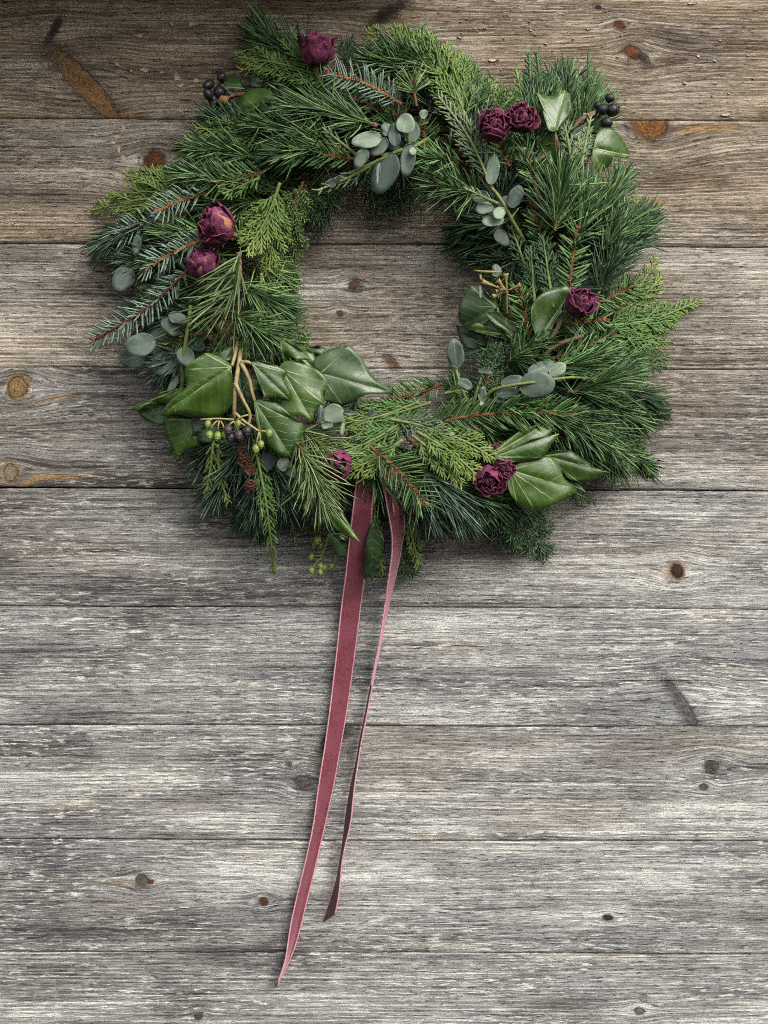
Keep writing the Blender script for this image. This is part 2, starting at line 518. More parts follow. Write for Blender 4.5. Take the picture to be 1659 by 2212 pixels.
# x, y, half length, half height, tilt (deg, anticlockwise), colour, amber halo
KNOTS = [
    (338, 356, 25, 24, 0, (0.150, 0.058, 0.016), 0.25), (1337, 58, 12, 9, -20, RED, 0), (1365, 116, 20, 14, -25, (0.165, 0.055, 0.022), 0.1),
    (1385, 128, 10, 24, 50, DRK, 0),
    (1401, 268, 37, 37, 0, (0.27, 0.115, 0.032), 0.5), (765, 616, 12, 9, 40, (0.17, 0.09, 0.05), 0.1), (735, 679, 7, 6, 0, (0.15, 0.07, 0.04), 0.1),
    (846, 784, 26, 9, -42, (0.22, 0.11, 0.06), 0.2), (41, 837, 20, 24, -10, (0.30, 0.19, 0.085), 0.8), (26, 1021, 14, 18, 0, (0.28, 0.23, 0.16), 0.8),
    (1461, 1233, 13, 15, 0, (0.055, 0.026, 0.016), 0.8), (1535, 1656, 16, 15, 0, (0.10, 0.095, 0.088), 0), (1517, 1698, 8, 7, 0, (0.12, 0.11, 0.10), 0),
    (657, 1687, 17, 14, -20, (0.125, 0.115, 0.105), 0), (625, 1649, 8, 6, 0, (0.12, 0.105, 0.095), 0), (308, 1899, 13, 12, 0, (0.11, 0.105, 0.095), 0.7),
    (326, 1902, 8, 5, 0, RED, 0.6), (570, 1944, 10, 9, 0, (0.12, 0.045, 0.022), 0.1), (1311, 1979, 11, 6, 0, (0.06, 0.035, 0.025), 0.1),
    (1380, 2181, 10, 8, 0, (0.20, 0.165, 0.11), 0.4), (430, 2192, 9, 6, 0, (0.12, 0.08, 0.06), 0), (1290, 20, 7, 5, 0, DRK, 0),
    (838, 33, 50, 15, 32, (0.040, 0.026, 0.019), 0.0), (725, 1590, 40, 13, 40, (0.060, 0.054, 0.050), 0.0), (1470, 1520, 58, 12, -56, (0.135, 0.130, 0.120), 0.0),
    (185, 185, 112, 24, -47, (0.300, 0.165, 0.065), 0.3), (118, 70, 34, 9, 62, (0.040, 0.027, 0.020), 0.0),
]
STREAKS = [(1395, 432, 60, 12, 0.95), (1545, 274, 110, 6, 0.8), (130, 850, 110, 7, 0.6), (110, 1030, 120, 9, 0.7), (268, 250, 50, 16, 0.7),
           (1440, 1238, 40, 8, 0.6), (255, 1905, 60, 6, 0.6), (1150, 1180, 90, 18, 0.4), (170, 640, 60, 30, 0.35), (1180, 880, 80, 14, 0.3),
           (700, 510, 60, 12, 0.3), (1460, 880, 80, 20, 0.35), (560, 980, 50, 12, 0.3), (240, 960, 60, 18, 0.3), (1300, 1140, 70, 16, 0.35)]
WEATHER = [0.0, 0.0, 0.18, 0.40, 0.60, 0.82, 1.0, 0.97, 1.0, 1.0]
RINGY = [0.5, 0.9, 1.0, 0.8, 0.35, 0.3, 0.4, 0.7, 0.3, 0.8]


def vnoise(x, y, seed):
    """cheap smooth value noise"""
    r = np.random.default_rng(seed)
    g = r.random((64, 64))
    xi, yi = np.floor(x).astype(int), np.floor(y).astype(int)
    fx, fy = x - xi, y - yi
    fx, fy = fx * fx * (3 - 2 * fx), fy * fy * (3 - 2 * fy)
    a, b = g[xi % 64, yi % 64], g[(xi + 1) % 64, yi % 64]
    c, d = g[xi % 64, (yi + 1) % 64], g[(xi + 1) % 64, (yi + 1) % 64]
    return (a * (1 - fx) + b * fx) * (1 - fy) + (c * (1 - fx) + d * fx) * fy


X0, X1 = -190, 1850
PLANKS = []
for i in range(len(SEAMS) - 1):
    (l0, r0), (l1, r1) = SEAMS[i], SEAMS[i + 1]
    nx, nz = 330, 56
    xs = np.linspace(X0, X1, nx)
    f = xs / 1659.0
    wav = 0.9 * np.sin(xs / 210.0 + i * 2.1) + 0.8 * (vnoise(xs / 55.0, np.full(nx, 3.0), 40 + i) - 0.5)
    wav2 = 0.9 * np.sin(xs / 210.0 + (i + 1) * 2.1) + 0.8 * (vnoise(xs / 55.0, np.full(nx, 3.0), 41 + i) - 0.5)
    gap = [1.6, 1.3, 1.5, 1.0, 1.2, 2.1, 1.1, 0.9, 1.5, 1.3, 1.2][i]
    gapn = [1.3, 1.5, 1.0, 1.2, 2.1, 1.1, 0.9, 1.5, 1.3, 1.2, 1.2][i]
    top = l0 + (r0 - l0) * f + wav + gap * 0.62
    bot = l1 + (r1 - l1) * f + wav2 - gapn * 0.62
    tz = np.linspace(0, 1, nz)
    if i == 6:      # a drying crack runs along this plank
        tz = np.sort(np.concatenate([np.linspace(0, 1, nz - 5), 0.612 + np.array([-0.012, -0.0045, 0.0, 0.0045, 0.012])]))
    PX = np.repeat(xs[:, None], nz, 1)
    PY = top[:, None] + (bot - top)[:, None] * tz[None]
    proud = [0.004, 0.0035, 0.0040, 0.0032, 0.0038, 0.0034, 0.0042, 0.0036, 0.0039, 0.0035][i]
    edge = np.minimum(PY - top[:, None], bot[:, None] - PY)
    hh = proud - 0.0007 * np.exp(-(edge / 1.4)) + 0.0012 * (vnoise(PX / 120, PY / 60, 70 + i) - 0.5)
    if i == 6:
        kcr = int(np.argmin(np.abs(tz - 0.612)))
        PY = PY + (3.5 * (vnoise(PX / 38, PX * 0 + 5, 7) - 0.5) + 1.5 * (vnoise(PX / 9, PX * 0 + 8, 8) - 0.5)) * np.exp(-((tz[None] - 0.612) / 0.02) ** 2)
        hh[:, kcr] -= 0.0030 * np.clip((xs - 1050) / 200, 0, 1) * np.clip(vnoise(xs / 60, xs * 0 + 2, 9) * 2.2, 0.15, 1)
    g = PY.copy() + 4 * np.sin(PX / 430.0 + i) + 9 * (vnoise(PX / 420, PY / 150, 90 + i) - 0.5)
    knot = np.full(PX.shape, 9.0)
    soft = np.zeros(PX.shape)
    kc = np.zeros(PX.shape + (3,))
    amb = np.zeros(PX.shape)
    for (kx, ky, a, b, ang, c, hal) in KNOTS:
        if not (l0 - 4 <= ky <= l1 + 4):
            continue
        ca, sa = math.cos(math.radians(ang)), math.sin(math.radians(ang))
        dx, dy = PX - kx, PY - ky
        u, w = dx * ca - dy * sa, dx * sa + dy * ca
        d = np.sqrt((u / a) ** 2 + (w / b) ** 2)
        rr = max(b * 1.5, min(a, 60) * 0.75)
        spike = max(a, b) / min(a, b) > 2.3
        e = (0.55 if spike else 1.0) * np.exp(-((dx / (rr * 2.4)) ** 2 + (dy / (rr * 1.7)) ** 2))
        g = g - (g - ky) * e * 0.88
        m = d < knot
        knot = np.where(m, d, knot)
        kc[m] = c
        soft[m] = 0.4 if max(a, b) / min(a, b) > 2.3 else 0.0
        hh += 0.0007 * np.exp(-(d / 1.1) ** 2)
        if hal:
            amb = np.maximum(amb, hal * np.exp(-((np.maximum(d - 1.0, 0)) / 0.55) ** 2))
    for (kx, ky, a, b, s) in STREAKS:
        if l0 - 4 <= ky <= l1 + 4:
            amb = np.maximum(amb, s * np.exp(-((PX - kx) / a) ** 2 - ((g - ky) / b) ** 2))
    mb = MB()
    k = S
    V = np.stack([(PX - CX) * k, -hh, ZC + (CY - PY) * k], -1)
    back = V[:, [0, -1]].copy()
    back[:, :, 1] = 0.02
    idx = np.arange(nx * nz).reshape(nx, nz)
    q = np.stack([idx[:-1, :-1], idx[:-1, 1:], idx[1:, 1:], idx[1:, :-1]], -1).reshape(-1, 4)
    nb = nx * nz
    bi = nb + np.arange(nx * 2).reshape(nx, 2)
    qt = np.stack([idx[:-1, 0], idx[1:, 0], bi[1:, 0], bi[:-1, 0]], -1)
    qb = np.stack([idx[:-1, -1], bi[:-1, 1], bi[1:, 1], idx[1:, -1]], -1)
    wv = WEATHER[i] + 0.5 * (vnoise(PX / 300, PY / 70, 120 + i) - 0.5)
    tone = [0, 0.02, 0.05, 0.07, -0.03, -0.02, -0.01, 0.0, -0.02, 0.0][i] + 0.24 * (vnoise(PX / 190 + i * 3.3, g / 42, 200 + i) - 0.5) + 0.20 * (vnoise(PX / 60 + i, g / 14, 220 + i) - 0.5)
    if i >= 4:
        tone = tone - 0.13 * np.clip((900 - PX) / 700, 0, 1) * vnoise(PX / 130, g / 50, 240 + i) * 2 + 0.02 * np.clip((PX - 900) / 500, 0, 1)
    full = lambda arr: np.concatenate([arr.ravel(), arr[:, [0, -1]].ravel()])
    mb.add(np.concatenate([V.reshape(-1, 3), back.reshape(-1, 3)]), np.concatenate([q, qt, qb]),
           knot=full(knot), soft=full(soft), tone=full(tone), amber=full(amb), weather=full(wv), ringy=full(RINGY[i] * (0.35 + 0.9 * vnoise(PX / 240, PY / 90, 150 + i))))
    zmid = (l0 + l1 + r0 + r1) / 4
    org = P(X0, zmid)
    lab = {1: 'dark brown top plank with a long amber spike knot and pale flecks', 2: 'brown plank with a dark round knot and an orange half knot'}.get(i)
    o = mb.build('plank', MAT['wood'], wall, org, label=lab)
    me = o.data
    uvl = me.uv_layers.new(name='grain')
    li = np.zeros(len(me.loops), np.int32)
    me.loops.foreach_get('vertex_index', li)
    GU, GV = full(PX) * S + i * 1.37, full(g) * S + i * 0.531
    uvl.data.foreach_set('uv', np.stack([GU[li], GV[li]], -1).astype(np.float32).ravel())
    ca = me.color_attributes.new('knotcol', 'FLOAT_COLOR', 'POINT')
    kcf = np.concatenate([kc.reshape(-1, 3), kc[:, [0, -1]].reshape(-1, 3)])
    ca.data.foreach_set('color', np.concatenate([kcf, np.ones((len(kcf), 1))], 1).astype(np.float32).ravel())
    PLANKS.append(o)


def box(mb, lo, hi):
    x0, y0, z0 = lo
    x1, y1, z1 = hi
    v = [(x0, y0, z0), (x1, y0, z0), (x1, y1, z0), (x0, y1, z0), (x0, y0, z1), (x1, y0, z1), (x1, y1, z1), (x0, y1, z1)]
    mb.add(v, [(0, 3, 2, 1), (4, 5, 6, 7), (0, 1, 5, 4), (1, 2, 6, 5), (2, 3, 7, 6), (3, 0, 4, 7)])


mb = MB()
a, b = P(X0, -268), P(X1, 2300)
box(mb, (a[0], 0.021, b[2]), (b[0], 0.03, a[2]))
mb.build('backing', MAT['dark'], wall, P(CX, 1106), smooth=False)
# unseen board added above the view to shade the wall's upper left
mb = MB()
ze = P(0, -120)[2]
box(mb, (-1.6, -0.21, ze), (0.06, -0.008, ze + 0.03))
mb.build('shade_board', MAT['bark'], wall, (0, 0, ze), smooth=False)

# old flecks of pale stuff stuck to the two upper planks
FLECKS = [(301, 77, 13, 6), (417, 51, 16, 5), (312, 150, 12, 6), (382, 166, 9, 12), (388, 184, 14, 5), (427, 174, 9, 8), (349, 156, 7, 4),
          (255, 139, 6, 7), (285, 152, 5, 4), (415, 186, 8, 3), (372, 51, 4, 6), (268, 275, 8, 12), (250, 293, 16, 7), (245, 306, 10, 6),
          (258, 320, 5, 10), (268, 340, 8, 7), (1068, 128, 11, 5), (1270, 62, 5, 3), (1480, 178, 5, 5), (1570, 246, 12, 6), (1495, 6, 10, 3),
          (1545, 130, 4, 3), (1180, 93, 4, 3), (995, 80, 6, 3), (1510, 120, 5, 3), (390, 100, 3, 3), (468, 80, 4, 3)]
for pi, lo, hi in ((1, 2, 262), (2, 262, 530)):
    mb = MB()
    extra = [(random.uniform(900, 1650) if pi == 1 else random.uniform(0, 330), random.uniform(lo + 8, hi - 8), random.uniform(1.2, 3.5), random.uniform(1, 2.2)) for _ in range(60)]
    for (x, y, a, b) in [f for f in FLECKS if lo < f[1] < hi] + extra:
        n = 9
        an = np.arange(n) / n * 2 * math.pi
        rr = 0.45 + 0.85 * rng.random(n)
        ring = np.array([P(x + a * r * math.cos(t), y + b * r * math.sin(t), 0.0046) for t, r in zip(an, rr)])
        base = ring.copy()
        base[:, 1] = -0.0025
        c = P(x, y, 0.0047)
        q = [(j, (j + 1) % n, n + (j + 1) % n, n + j) for j in range(n)]
        t = [(j, (j + 1) % n, 2 * n) for j in range(n)]
        mb.add(np.concatenate([ring, base, [c]]), q, t)
    mb.build('fleck', MAT['fleck'], PLANKS[pi], P(300, (lo + hi) / 2), stuff=True)

# ------------------------------------------------------------------ the wreath
wreath = thing('wreath', 'evergreen wreath of pine, fir, ivy and eucalyptus with dried roses on the plank wall', 'wreath', P(830, 640, 0.0))

mb = MB()
for s in range(5):
    th = np.linspace(0, 2 * math.pi, 97)
    ph = th * 7 + s * 2 * math.pi / 5
    rr = 372 + 24 * np.cos(ph)
    pts = np.array([P(830 + r * math.cos(t), 640 - r * math.sin(t), 0.022 + 0.010 * math.sin(p)) for r, t, p in zip(rr, th, ph)])
    tube(mb, pts, 0.0045, 6, cap=False)
mb.build('vine_ring', MAT['bark'], wreath, P(830, 640, 0.02))


def path3(pts, layer, lift=0.0, n=24, hs=None):
    """grid points -> 3-D centre line riding on the wreath's body"""
    p2 = bez(pts, n)
    s = np.linspace(0, 1, n)
    if hs is not None:
        h = hs[0] + (hs[1] - hs[0]) * s
    else:
        h = np.array([hprof(x, y) for x, y in p2]) * layer + lift * s
        h = np.convolve(np.pad(h, 3, mode='edge'), np.ones(7) / 7, 'valid')
    h = np.maximum(h, 0.007)
    return np.array([P(x, y, k) for (x, y), k in zip(p2, h)])


def frames(pts):
    T = nrm(np.gradient(pts, axis=0))
    U = np.array([0, -1.0, 0])
    B = nrm(np.cross(T, U))
    return T, nrm(np.cross(B, T)), B


def at(arr, s):
    n = len(arr)
    x = np.clip(s, 0, 1) * (n - 1)
    i = np.minimum(x.astype(int), n - 2)
    f = (x - i)[:, None]
    return arr[i] * (1 - f) + arr[i + 1] * f


def bow(x0, y0, x1, y1, b):
    mx, my = (x0 + x1) / 2, (y0 + y1) / 2
    return [(x0, y0), (mx - (y1 - y0) * b, my + (x1 - x0) * b), (x1, y1)]


def rpx(pts):
    return float(np.sum(np.linalg.norm(np.diff(pts, axis=0), axis=1)))


def pine(pts, layer=0.9, nl=85, mat='pine', n=None, start=0.02, lift=0.0, twig='twig', wid=1.4, spread=(58, 24), bias=None, label=None, hs=None, bud=True, vis=True):
    c = path3(pts, layer, lift, hs=hs)
    L = rpx(c)
    T, U, B = frames(c)
    if n is None:
        n = int(85 + L / S * 1.0)
    s = np.sort(start + (1.0 - start) * rng.random(n) ** 0.85)
    ph = np.arange(n) * 2.39996 + rng.normal(0, 0.3, n)
    al = np.radians(spread[0] + (spread[1] - spread[0]) * ((s - start) / (1 - start)) ** 1.3 + rng.normal(0, 12, n))
    tt, uu, bb, pp = nrm(at(T, s)), at(U, s), at(B, s), at(c, s)
    up = np.cos(ph)
    up = np.where(up < -0.2, up * 0.5, up)
    d = tt * np.cos(al)[:, None] + (uu * up[:, None] + bb * np.sin(ph)[:, None]) * np.sin(al)[:, None]
    if bias is not None:
        bv = nrm(np.array([bias[0], 0.0, -bias[1]]))
        d = nrm(d) + bv * bias[2]
    strag = rng.random(n) < 0.14
    d = nrm(d) + rng.normal(0, 0.5, (n, 3)) * strag[:, None]
    LL = nl * S * (0.62 + 0.5 * rng.random(n) + 0.15 * strag) * (0.75 + 0.25 * np.sin(np.pi * np.clip(s, 0, 1) ** 0.7))
    cur = tt * 0.12 + rng.normal(0, 0.09, (n, 3)) + np.array([0, 0, -0.03])
    face = np.array([0, -1.0, 0]) + rng.normal(0, 0.5, (n, 3))
    m = MB()
    needles(m, pp, d, LL, wid * 0.001 * (0.8 + 0.4 * rng.random(n)), cur, face, thick=0.6)
    tw = MB()
    tube(tw, c, np.linspace(0.0013, 0.0009, len(c)) * (1.6 if twig == 'bark' else 1) * (1 + 0.25 * np.sin(np.arange(len(c)) * 2.1)), 6)
    o = tw.build('pine_sprig', MAT[twig], wreath, c[0], label=label)
    m.build('needles', MAT[mat], o, c[0], stuff=True)
    if bud and vis:
        bm = MB()
        e = c[-1]
        tube(bm, [e - T[-1] * 0.001, e + T[-1] * 0.002, e + T[-1] * 0.0045, e + T[-1] * 0.007], [0.0012, 0.0022, 0.0018, 0.0003], 7)
        bm.build('bud', MAT['bud'], o, e)
    return o


def fir(pts, layer=0.95, nl=36, mat='fir', lift=0.0, twig='twig', wid=1.75, pitch=1.55, start=0.08, ang=64, label=None, hs=None, upfrac=0.25, name='fir_sprig', curve=0.12):
    c = path3(pts, layer, lift, hs=hs)
    L = rpx(c)
    T, U, B = frames(c)
    n = int(L * 1000 / pitch * 2 * (1 - start))
    s = np.linspace(start, 1.0, n)
    sgn = np.where(np.arange(n) % 2 == 0, 1.0, -1.0)
    ph = sgn * (math.pi / 2) + rng.normal(0, 0.28, n)
    isup = rng.random(n) < upfrac
    ph = np.where(isup, rng.normal(0, 0.8, n), ph)
    al = np.radians(ang + rng.normal(0, 6, n) - 34 * np.clip((s - 0.82) / 0.18, 0, 1))
    tt, uu, bb, pp = nrm(at(T, s)), at(U, s), at(B, s), at(c, s)
    d = tt * np.cos(al)[:, None] + (uu * np.cos(ph)[:, None] + bb * np.sin(ph)[:, None]) * np.sin(al)[:, None]
    d[:, 1] -= 0.18
    LL = nl * S * (0.82 + 0.3 * rng.random(n)) * np.clip(0.62 + 1.6 * s, 0, 1) * np.where(isup, 0.7, 1) * (1 - 0.30 * np.clip((s - 0.85) / 0.15, 0, 1))
    cur = tt * curve + rng.normal(0, 0.03, (n, 3))
    face = np.array([0, -1.0, 0]) + rng.normal(0, 0.22, (n, 3))
    m = MB()
    needles(m, pp + d * 0.001, d, LL, np.full(n, wid * 0.001) * (0.85 + 0.3 * rng.random(n)), cur, face, prof=(0.8, 1.0, 0.95), thick=0.4)
    tw = MB()
    k = len(c)
    tube(tw, c, np.linspace(0.0015, 0.0011, k) * (1 + 0.2 * np.sin(np.arange(k) * 2.6)), 6)
    # leaf scars
    for q in np.linspace(0.1, 0.97, 18):
        e = at(c, np.array([q]))[0]
        dd = nrm(at(B, np.array([q]))[0] * random.choice((-1, 1)) - np.array([0, 0.9, 0]))
        tube(tw, [e, e + dd * 0.0028], [0.0011, 0.0007], 4)
    o = tw.build(name, MAT[twig], wreath, c[0], label=label)
    m.build('needles', MAT[mat], o, c[0], stuff=True)
    bm = MB()
    e = c[-1]
    for sg in (-1, 0, 1):
        dd = nrm(T[-1] + B[-1] * sg * 0.7)
        tube(bm, [e, e + dd * 0.002, e + dd * 0.005], [0.0013, 0.0018, 0.0004], 6)
    bm.build('bud', MAT['bud'], o, e)
    return o


def beads(m, pts, r, tip0, tip1, pitch=0.0015, wood=0.0):
    L = rpx(pts)
    k = max(3, int(L / pitch))
    c = at(pts, np.linspace(0, 1, k))
    rad = r * np.where(np.arange(k) % 2 == 0, 1.15, 0.72)
    rad[-1] *= 0.45
    tube(m, c, rad, 4, flat=0.7, cap=False, tip=np.linspace(tip0, tip1, k), wood=wood)


def spray(pts, layer=0.9, mat='cyp', lift=0.0, w=0.42, r=0.95, gap=6.0, sub=3.6, start=0.07, droop=0.0, label=None, hs=None, name='cypress_sprig', needle=None, bare=0.0, ang=38, tipmax=1.0, nlen=5.2):
    """flat branching spray: scale-leaved cypress, or needle-leaved juniper when `needle` is set"""
    c = path3(pts, layer, lift, hs=hs)
    L = rpx(c)
    T, U, B = frames(c)
    m = MB()
    tw = MB()
    runs = []
    n = max(4, int(L * 1000 / gap))
    for j in range(n):
        s = start + (1 - start) * (j + 0.5 * random.random()) / n
        for sg in (-1, 1):
            q = np.array([min(0.995, s + (0.4 / n if sg > 0 else 0))])
            p, t, b, u = at(c, q)[0], nrm(at(T, q)[0]), at(B, q)[0], at(U, q)[0]
            ln = L * w * (1 - q[0]) ** 0.75 * (0.75 + 0.4 * random.random()) + 0.004
            ln *= min(1, 0.55 + 2.2 * (q[0] - start))
            an = math.radians(ang + random.uniform(-9, 9))
            d = nrm(t * math.cos(an) + b * sg * math.sin(an) + u * random.uniform(-0.22, 0.25))
            kk = np.linspace(0, 1, 7)[:, None]
            e = p + d * ln * kk + t * ln * 0.20 * kk ** 2 + np.array([0, 0, -1]) * ln * droop * kk ** 2
            runs.append((e, ln, q[0]))
            nsub = int(ln * 1000 / sub)
            for i2 in range(1, nsub):
                f = np.array([i2 / nsub])
                for s2 in (-1, 1):
                    if random.random() < 0.12:
                        continue
                    p2 = at(e, f)[0]
                    l2 = ln * 0.42 * (1 - f[0]) ** 0.8 * random.uniform(0.6, 1.15) + 0.0022
                    t2 = nrm(e[-1] - e[0])
                    b2 = nrm(np.cross(t2, u)) * s2
                    a2 = math.radians(36 + random.uniform(-8, 8))
                    d2 = nrm(t2 * math.cos(a2) + b2 * math.sin(a2) + u * random.uniform(-0.25, 0.3))
                    e2 = p2 + d2 * l2 * np.linspace(0, 1, 4)[:, None] + t2 * l2 * 0.15 * np.linspace(0, 1, 4)[:, None] ** 2
                    runs.append((e2, l2, q[0]))
    wd = np.linspace(1, 0, len(c)) * (1.0 if bare == 0 else 1.4)
    if needle is None:
        for e, ln, q in runs:
            beads(m, e, r * 0.001 * (0.85 + 0.3 * random.random()), 0.1 + 0.5 * q, tipmax * (0.45 + 0.55 * q) * random.uniform(0.6, 1.1))
        beads(m, c, r * 0.0012, 0.0, tipmax)
        tube(tw, c, np.linspace(0.0017, 0.0006, len(c)), 5)
    else:
        bs, ds, Ls, us = [], [], [], []
        for e, ln, q in runs + [(c, L, 0.5)]:
            k = max(4, int(ln * 1000 / 0.62))
            ss = np.linspace(0.06, 1, k)
            t = nrm(e[-1] - e[0])
            b = nrm(np.cross(t, [0, -1.0, 0]))
            ph = np.arange(k) * 2.4
            a = math.radians(48)
            ds.append(t * math.cos(a) + (b * np.cos(ph)[:, None] + np.cross(b, t) * np.sin(ph)[:, None]) * math.sin(a))
            bs.append(at(e, ss))
            Ls.append(np.full(k, nlen * 0.001) * rng.uniform(0.7, 1.1, k))
            if ln < L:
                tube(m, e, np.linspace(0.0006, 0.0004, len(e)), 4, cap=False, tint=0.4, stripe=0.0, along=0.3)
        bs, ds, Ls = np.concatenate(bs), np.concatenate(ds), np.concatenate(Ls)
        k = len(bs)
        needles(m, bs, ds, Ls, np.full(k, 0.00095), np.zeros((k, 3)), np.array([0, -1.0, 0]) + rng.normal(0, 0.4, (k, 3)), tint=rng.random(k))
        tube(tw, c, np.linspace(0.0013, 0.0006, len(c)), 5)
    for mm in (m, tw):
        for v in mm.v:
            v[:, 1] = np.minimum(v[:, 1], -0.0055)
    o = tw.build(name, MAT['stem'] if needle is None else MAT['twig'], wreath, c[0], label=label)
    m.build('foliage', MAT[mat], o, c[0], stuff=True)
    return o


# ---- under layer: dark greenery bound all round the ring
FLOW = [(0, -4), (25, 35), (45, 72), (62, 100), (78, 125), (100, 150), (135, 165), (170, 190), (200, 218), (225, 250), (250, 266),
        (270, 285), (300, 312), (330, 335), (360, 356)]
SIL = [(0, 600), (30, 590), (45, 620), (56, 640), (66, 520), (80, 580), (95, 560), (115, 630), (130, 570), (140, 540), (150, 580), (163, 640), (172, 620),
       (188, 600), (195, 560), (205, 560), (215, 550), (225, 560), (236, 590), (248, 610), (258, 540), (270, 540), (280, 590), (290, 590), (300, 640),
       (310, 600), (320, 610), (330, 650), (340, 645), (350, 610), (360, 600)]


def interp(tab, x):
    return float(np.interp(x % 360, [a for a, _ in tab], [b for _, b in tab]))


nf = 62
for i in range(nf):
    th = (i + random.random() * 0.8) * 360 / nf
    r0 = random.uniform(255, 400)
    fl = math.radians(interp(FLOW, th) + random.uniform(-22, 22))
    ln = random.uniform(110, 170)
    x0, y0 = 830 + r0 * math.cos(math.radians(th)), 640 - r0 * math.sin(math.radians(th))
    x1, y1 = x0 + ln * math.cos(fl), y0 - ln * math.sin(fl)
    r1 = math.hypot(x1 - 830, y1 - 640)
    lim = interp(SIL, math.degrees(math.atan2(640 - y1, x1 - 830))) - 75
    if r1 > lim:
        k = lim / r1
        x1, y1 = 830 + (x1 - 830) * k, 640 + (y1 - 640) * k
    pts = bow(x0, y0, x1, y1, random.uniform(-0.12, 0.12))
    lay = random.uniform(0.35, 0.7)
    kind = i % 4
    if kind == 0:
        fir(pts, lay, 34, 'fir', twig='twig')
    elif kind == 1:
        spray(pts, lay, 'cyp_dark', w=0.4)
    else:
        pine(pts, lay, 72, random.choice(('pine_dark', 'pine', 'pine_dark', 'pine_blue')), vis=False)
# middle layer: brighter sprigs that close the gaps
nf = 44
for i in range(nf):
    th = (i + random.random() * 0.8) * 360 / nf
    r0 = random.uniform(280, 430)
    fl = math.radians(interp(FLOW, th) + random.uniform(-28, 28))
    ln = random.uniform(95, 140)
    x0, y0 = 830 + r0 * math.cos(math.radians(th)), 640 - r0 * math.sin(math.radians(th))
    x1, y1 = x0 + ln * math.cos(fl), y0 - ln * math.sin(fl)
    r1 = math.hypot(x1 - 830, y1 - 640)
    lim = interp(SIL, math.degrees(math.atan2(640 - y1, x1 - 830))) - 70
    if r1 > lim:
        k = lim / r1
        x1, y1 = 830 + (x1 - 830) * k, 640 + (y1 - 640) * k
    pts = bow(x0, y0, x1, y1, random.uniform(-0.12, 0.12))
    lay = random.uniform(0.62, 0.82)
    if i % 5 == 1:
        spray(pts, lay, random.choice(('cyp', 'cyp_dark')), w=0.36)
    elif i % 5 == 3:
        fir(pts, lay, 40, 'fir', wid=1.5)
    else:
        pine(pts, lay, 78, random.choice(('pine', 'pine', 'pine_blue')), vis=False)
# short dark pieces facing into the hole
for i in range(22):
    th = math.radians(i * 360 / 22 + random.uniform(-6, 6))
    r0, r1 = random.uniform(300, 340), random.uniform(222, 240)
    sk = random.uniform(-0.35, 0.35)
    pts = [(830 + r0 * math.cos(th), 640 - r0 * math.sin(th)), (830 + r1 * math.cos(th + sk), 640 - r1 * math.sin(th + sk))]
    pine(pts, random.uniform(0.4, 0.75), 46, random.choice(('pine_dark', 'pine')), n=70, vis=False)

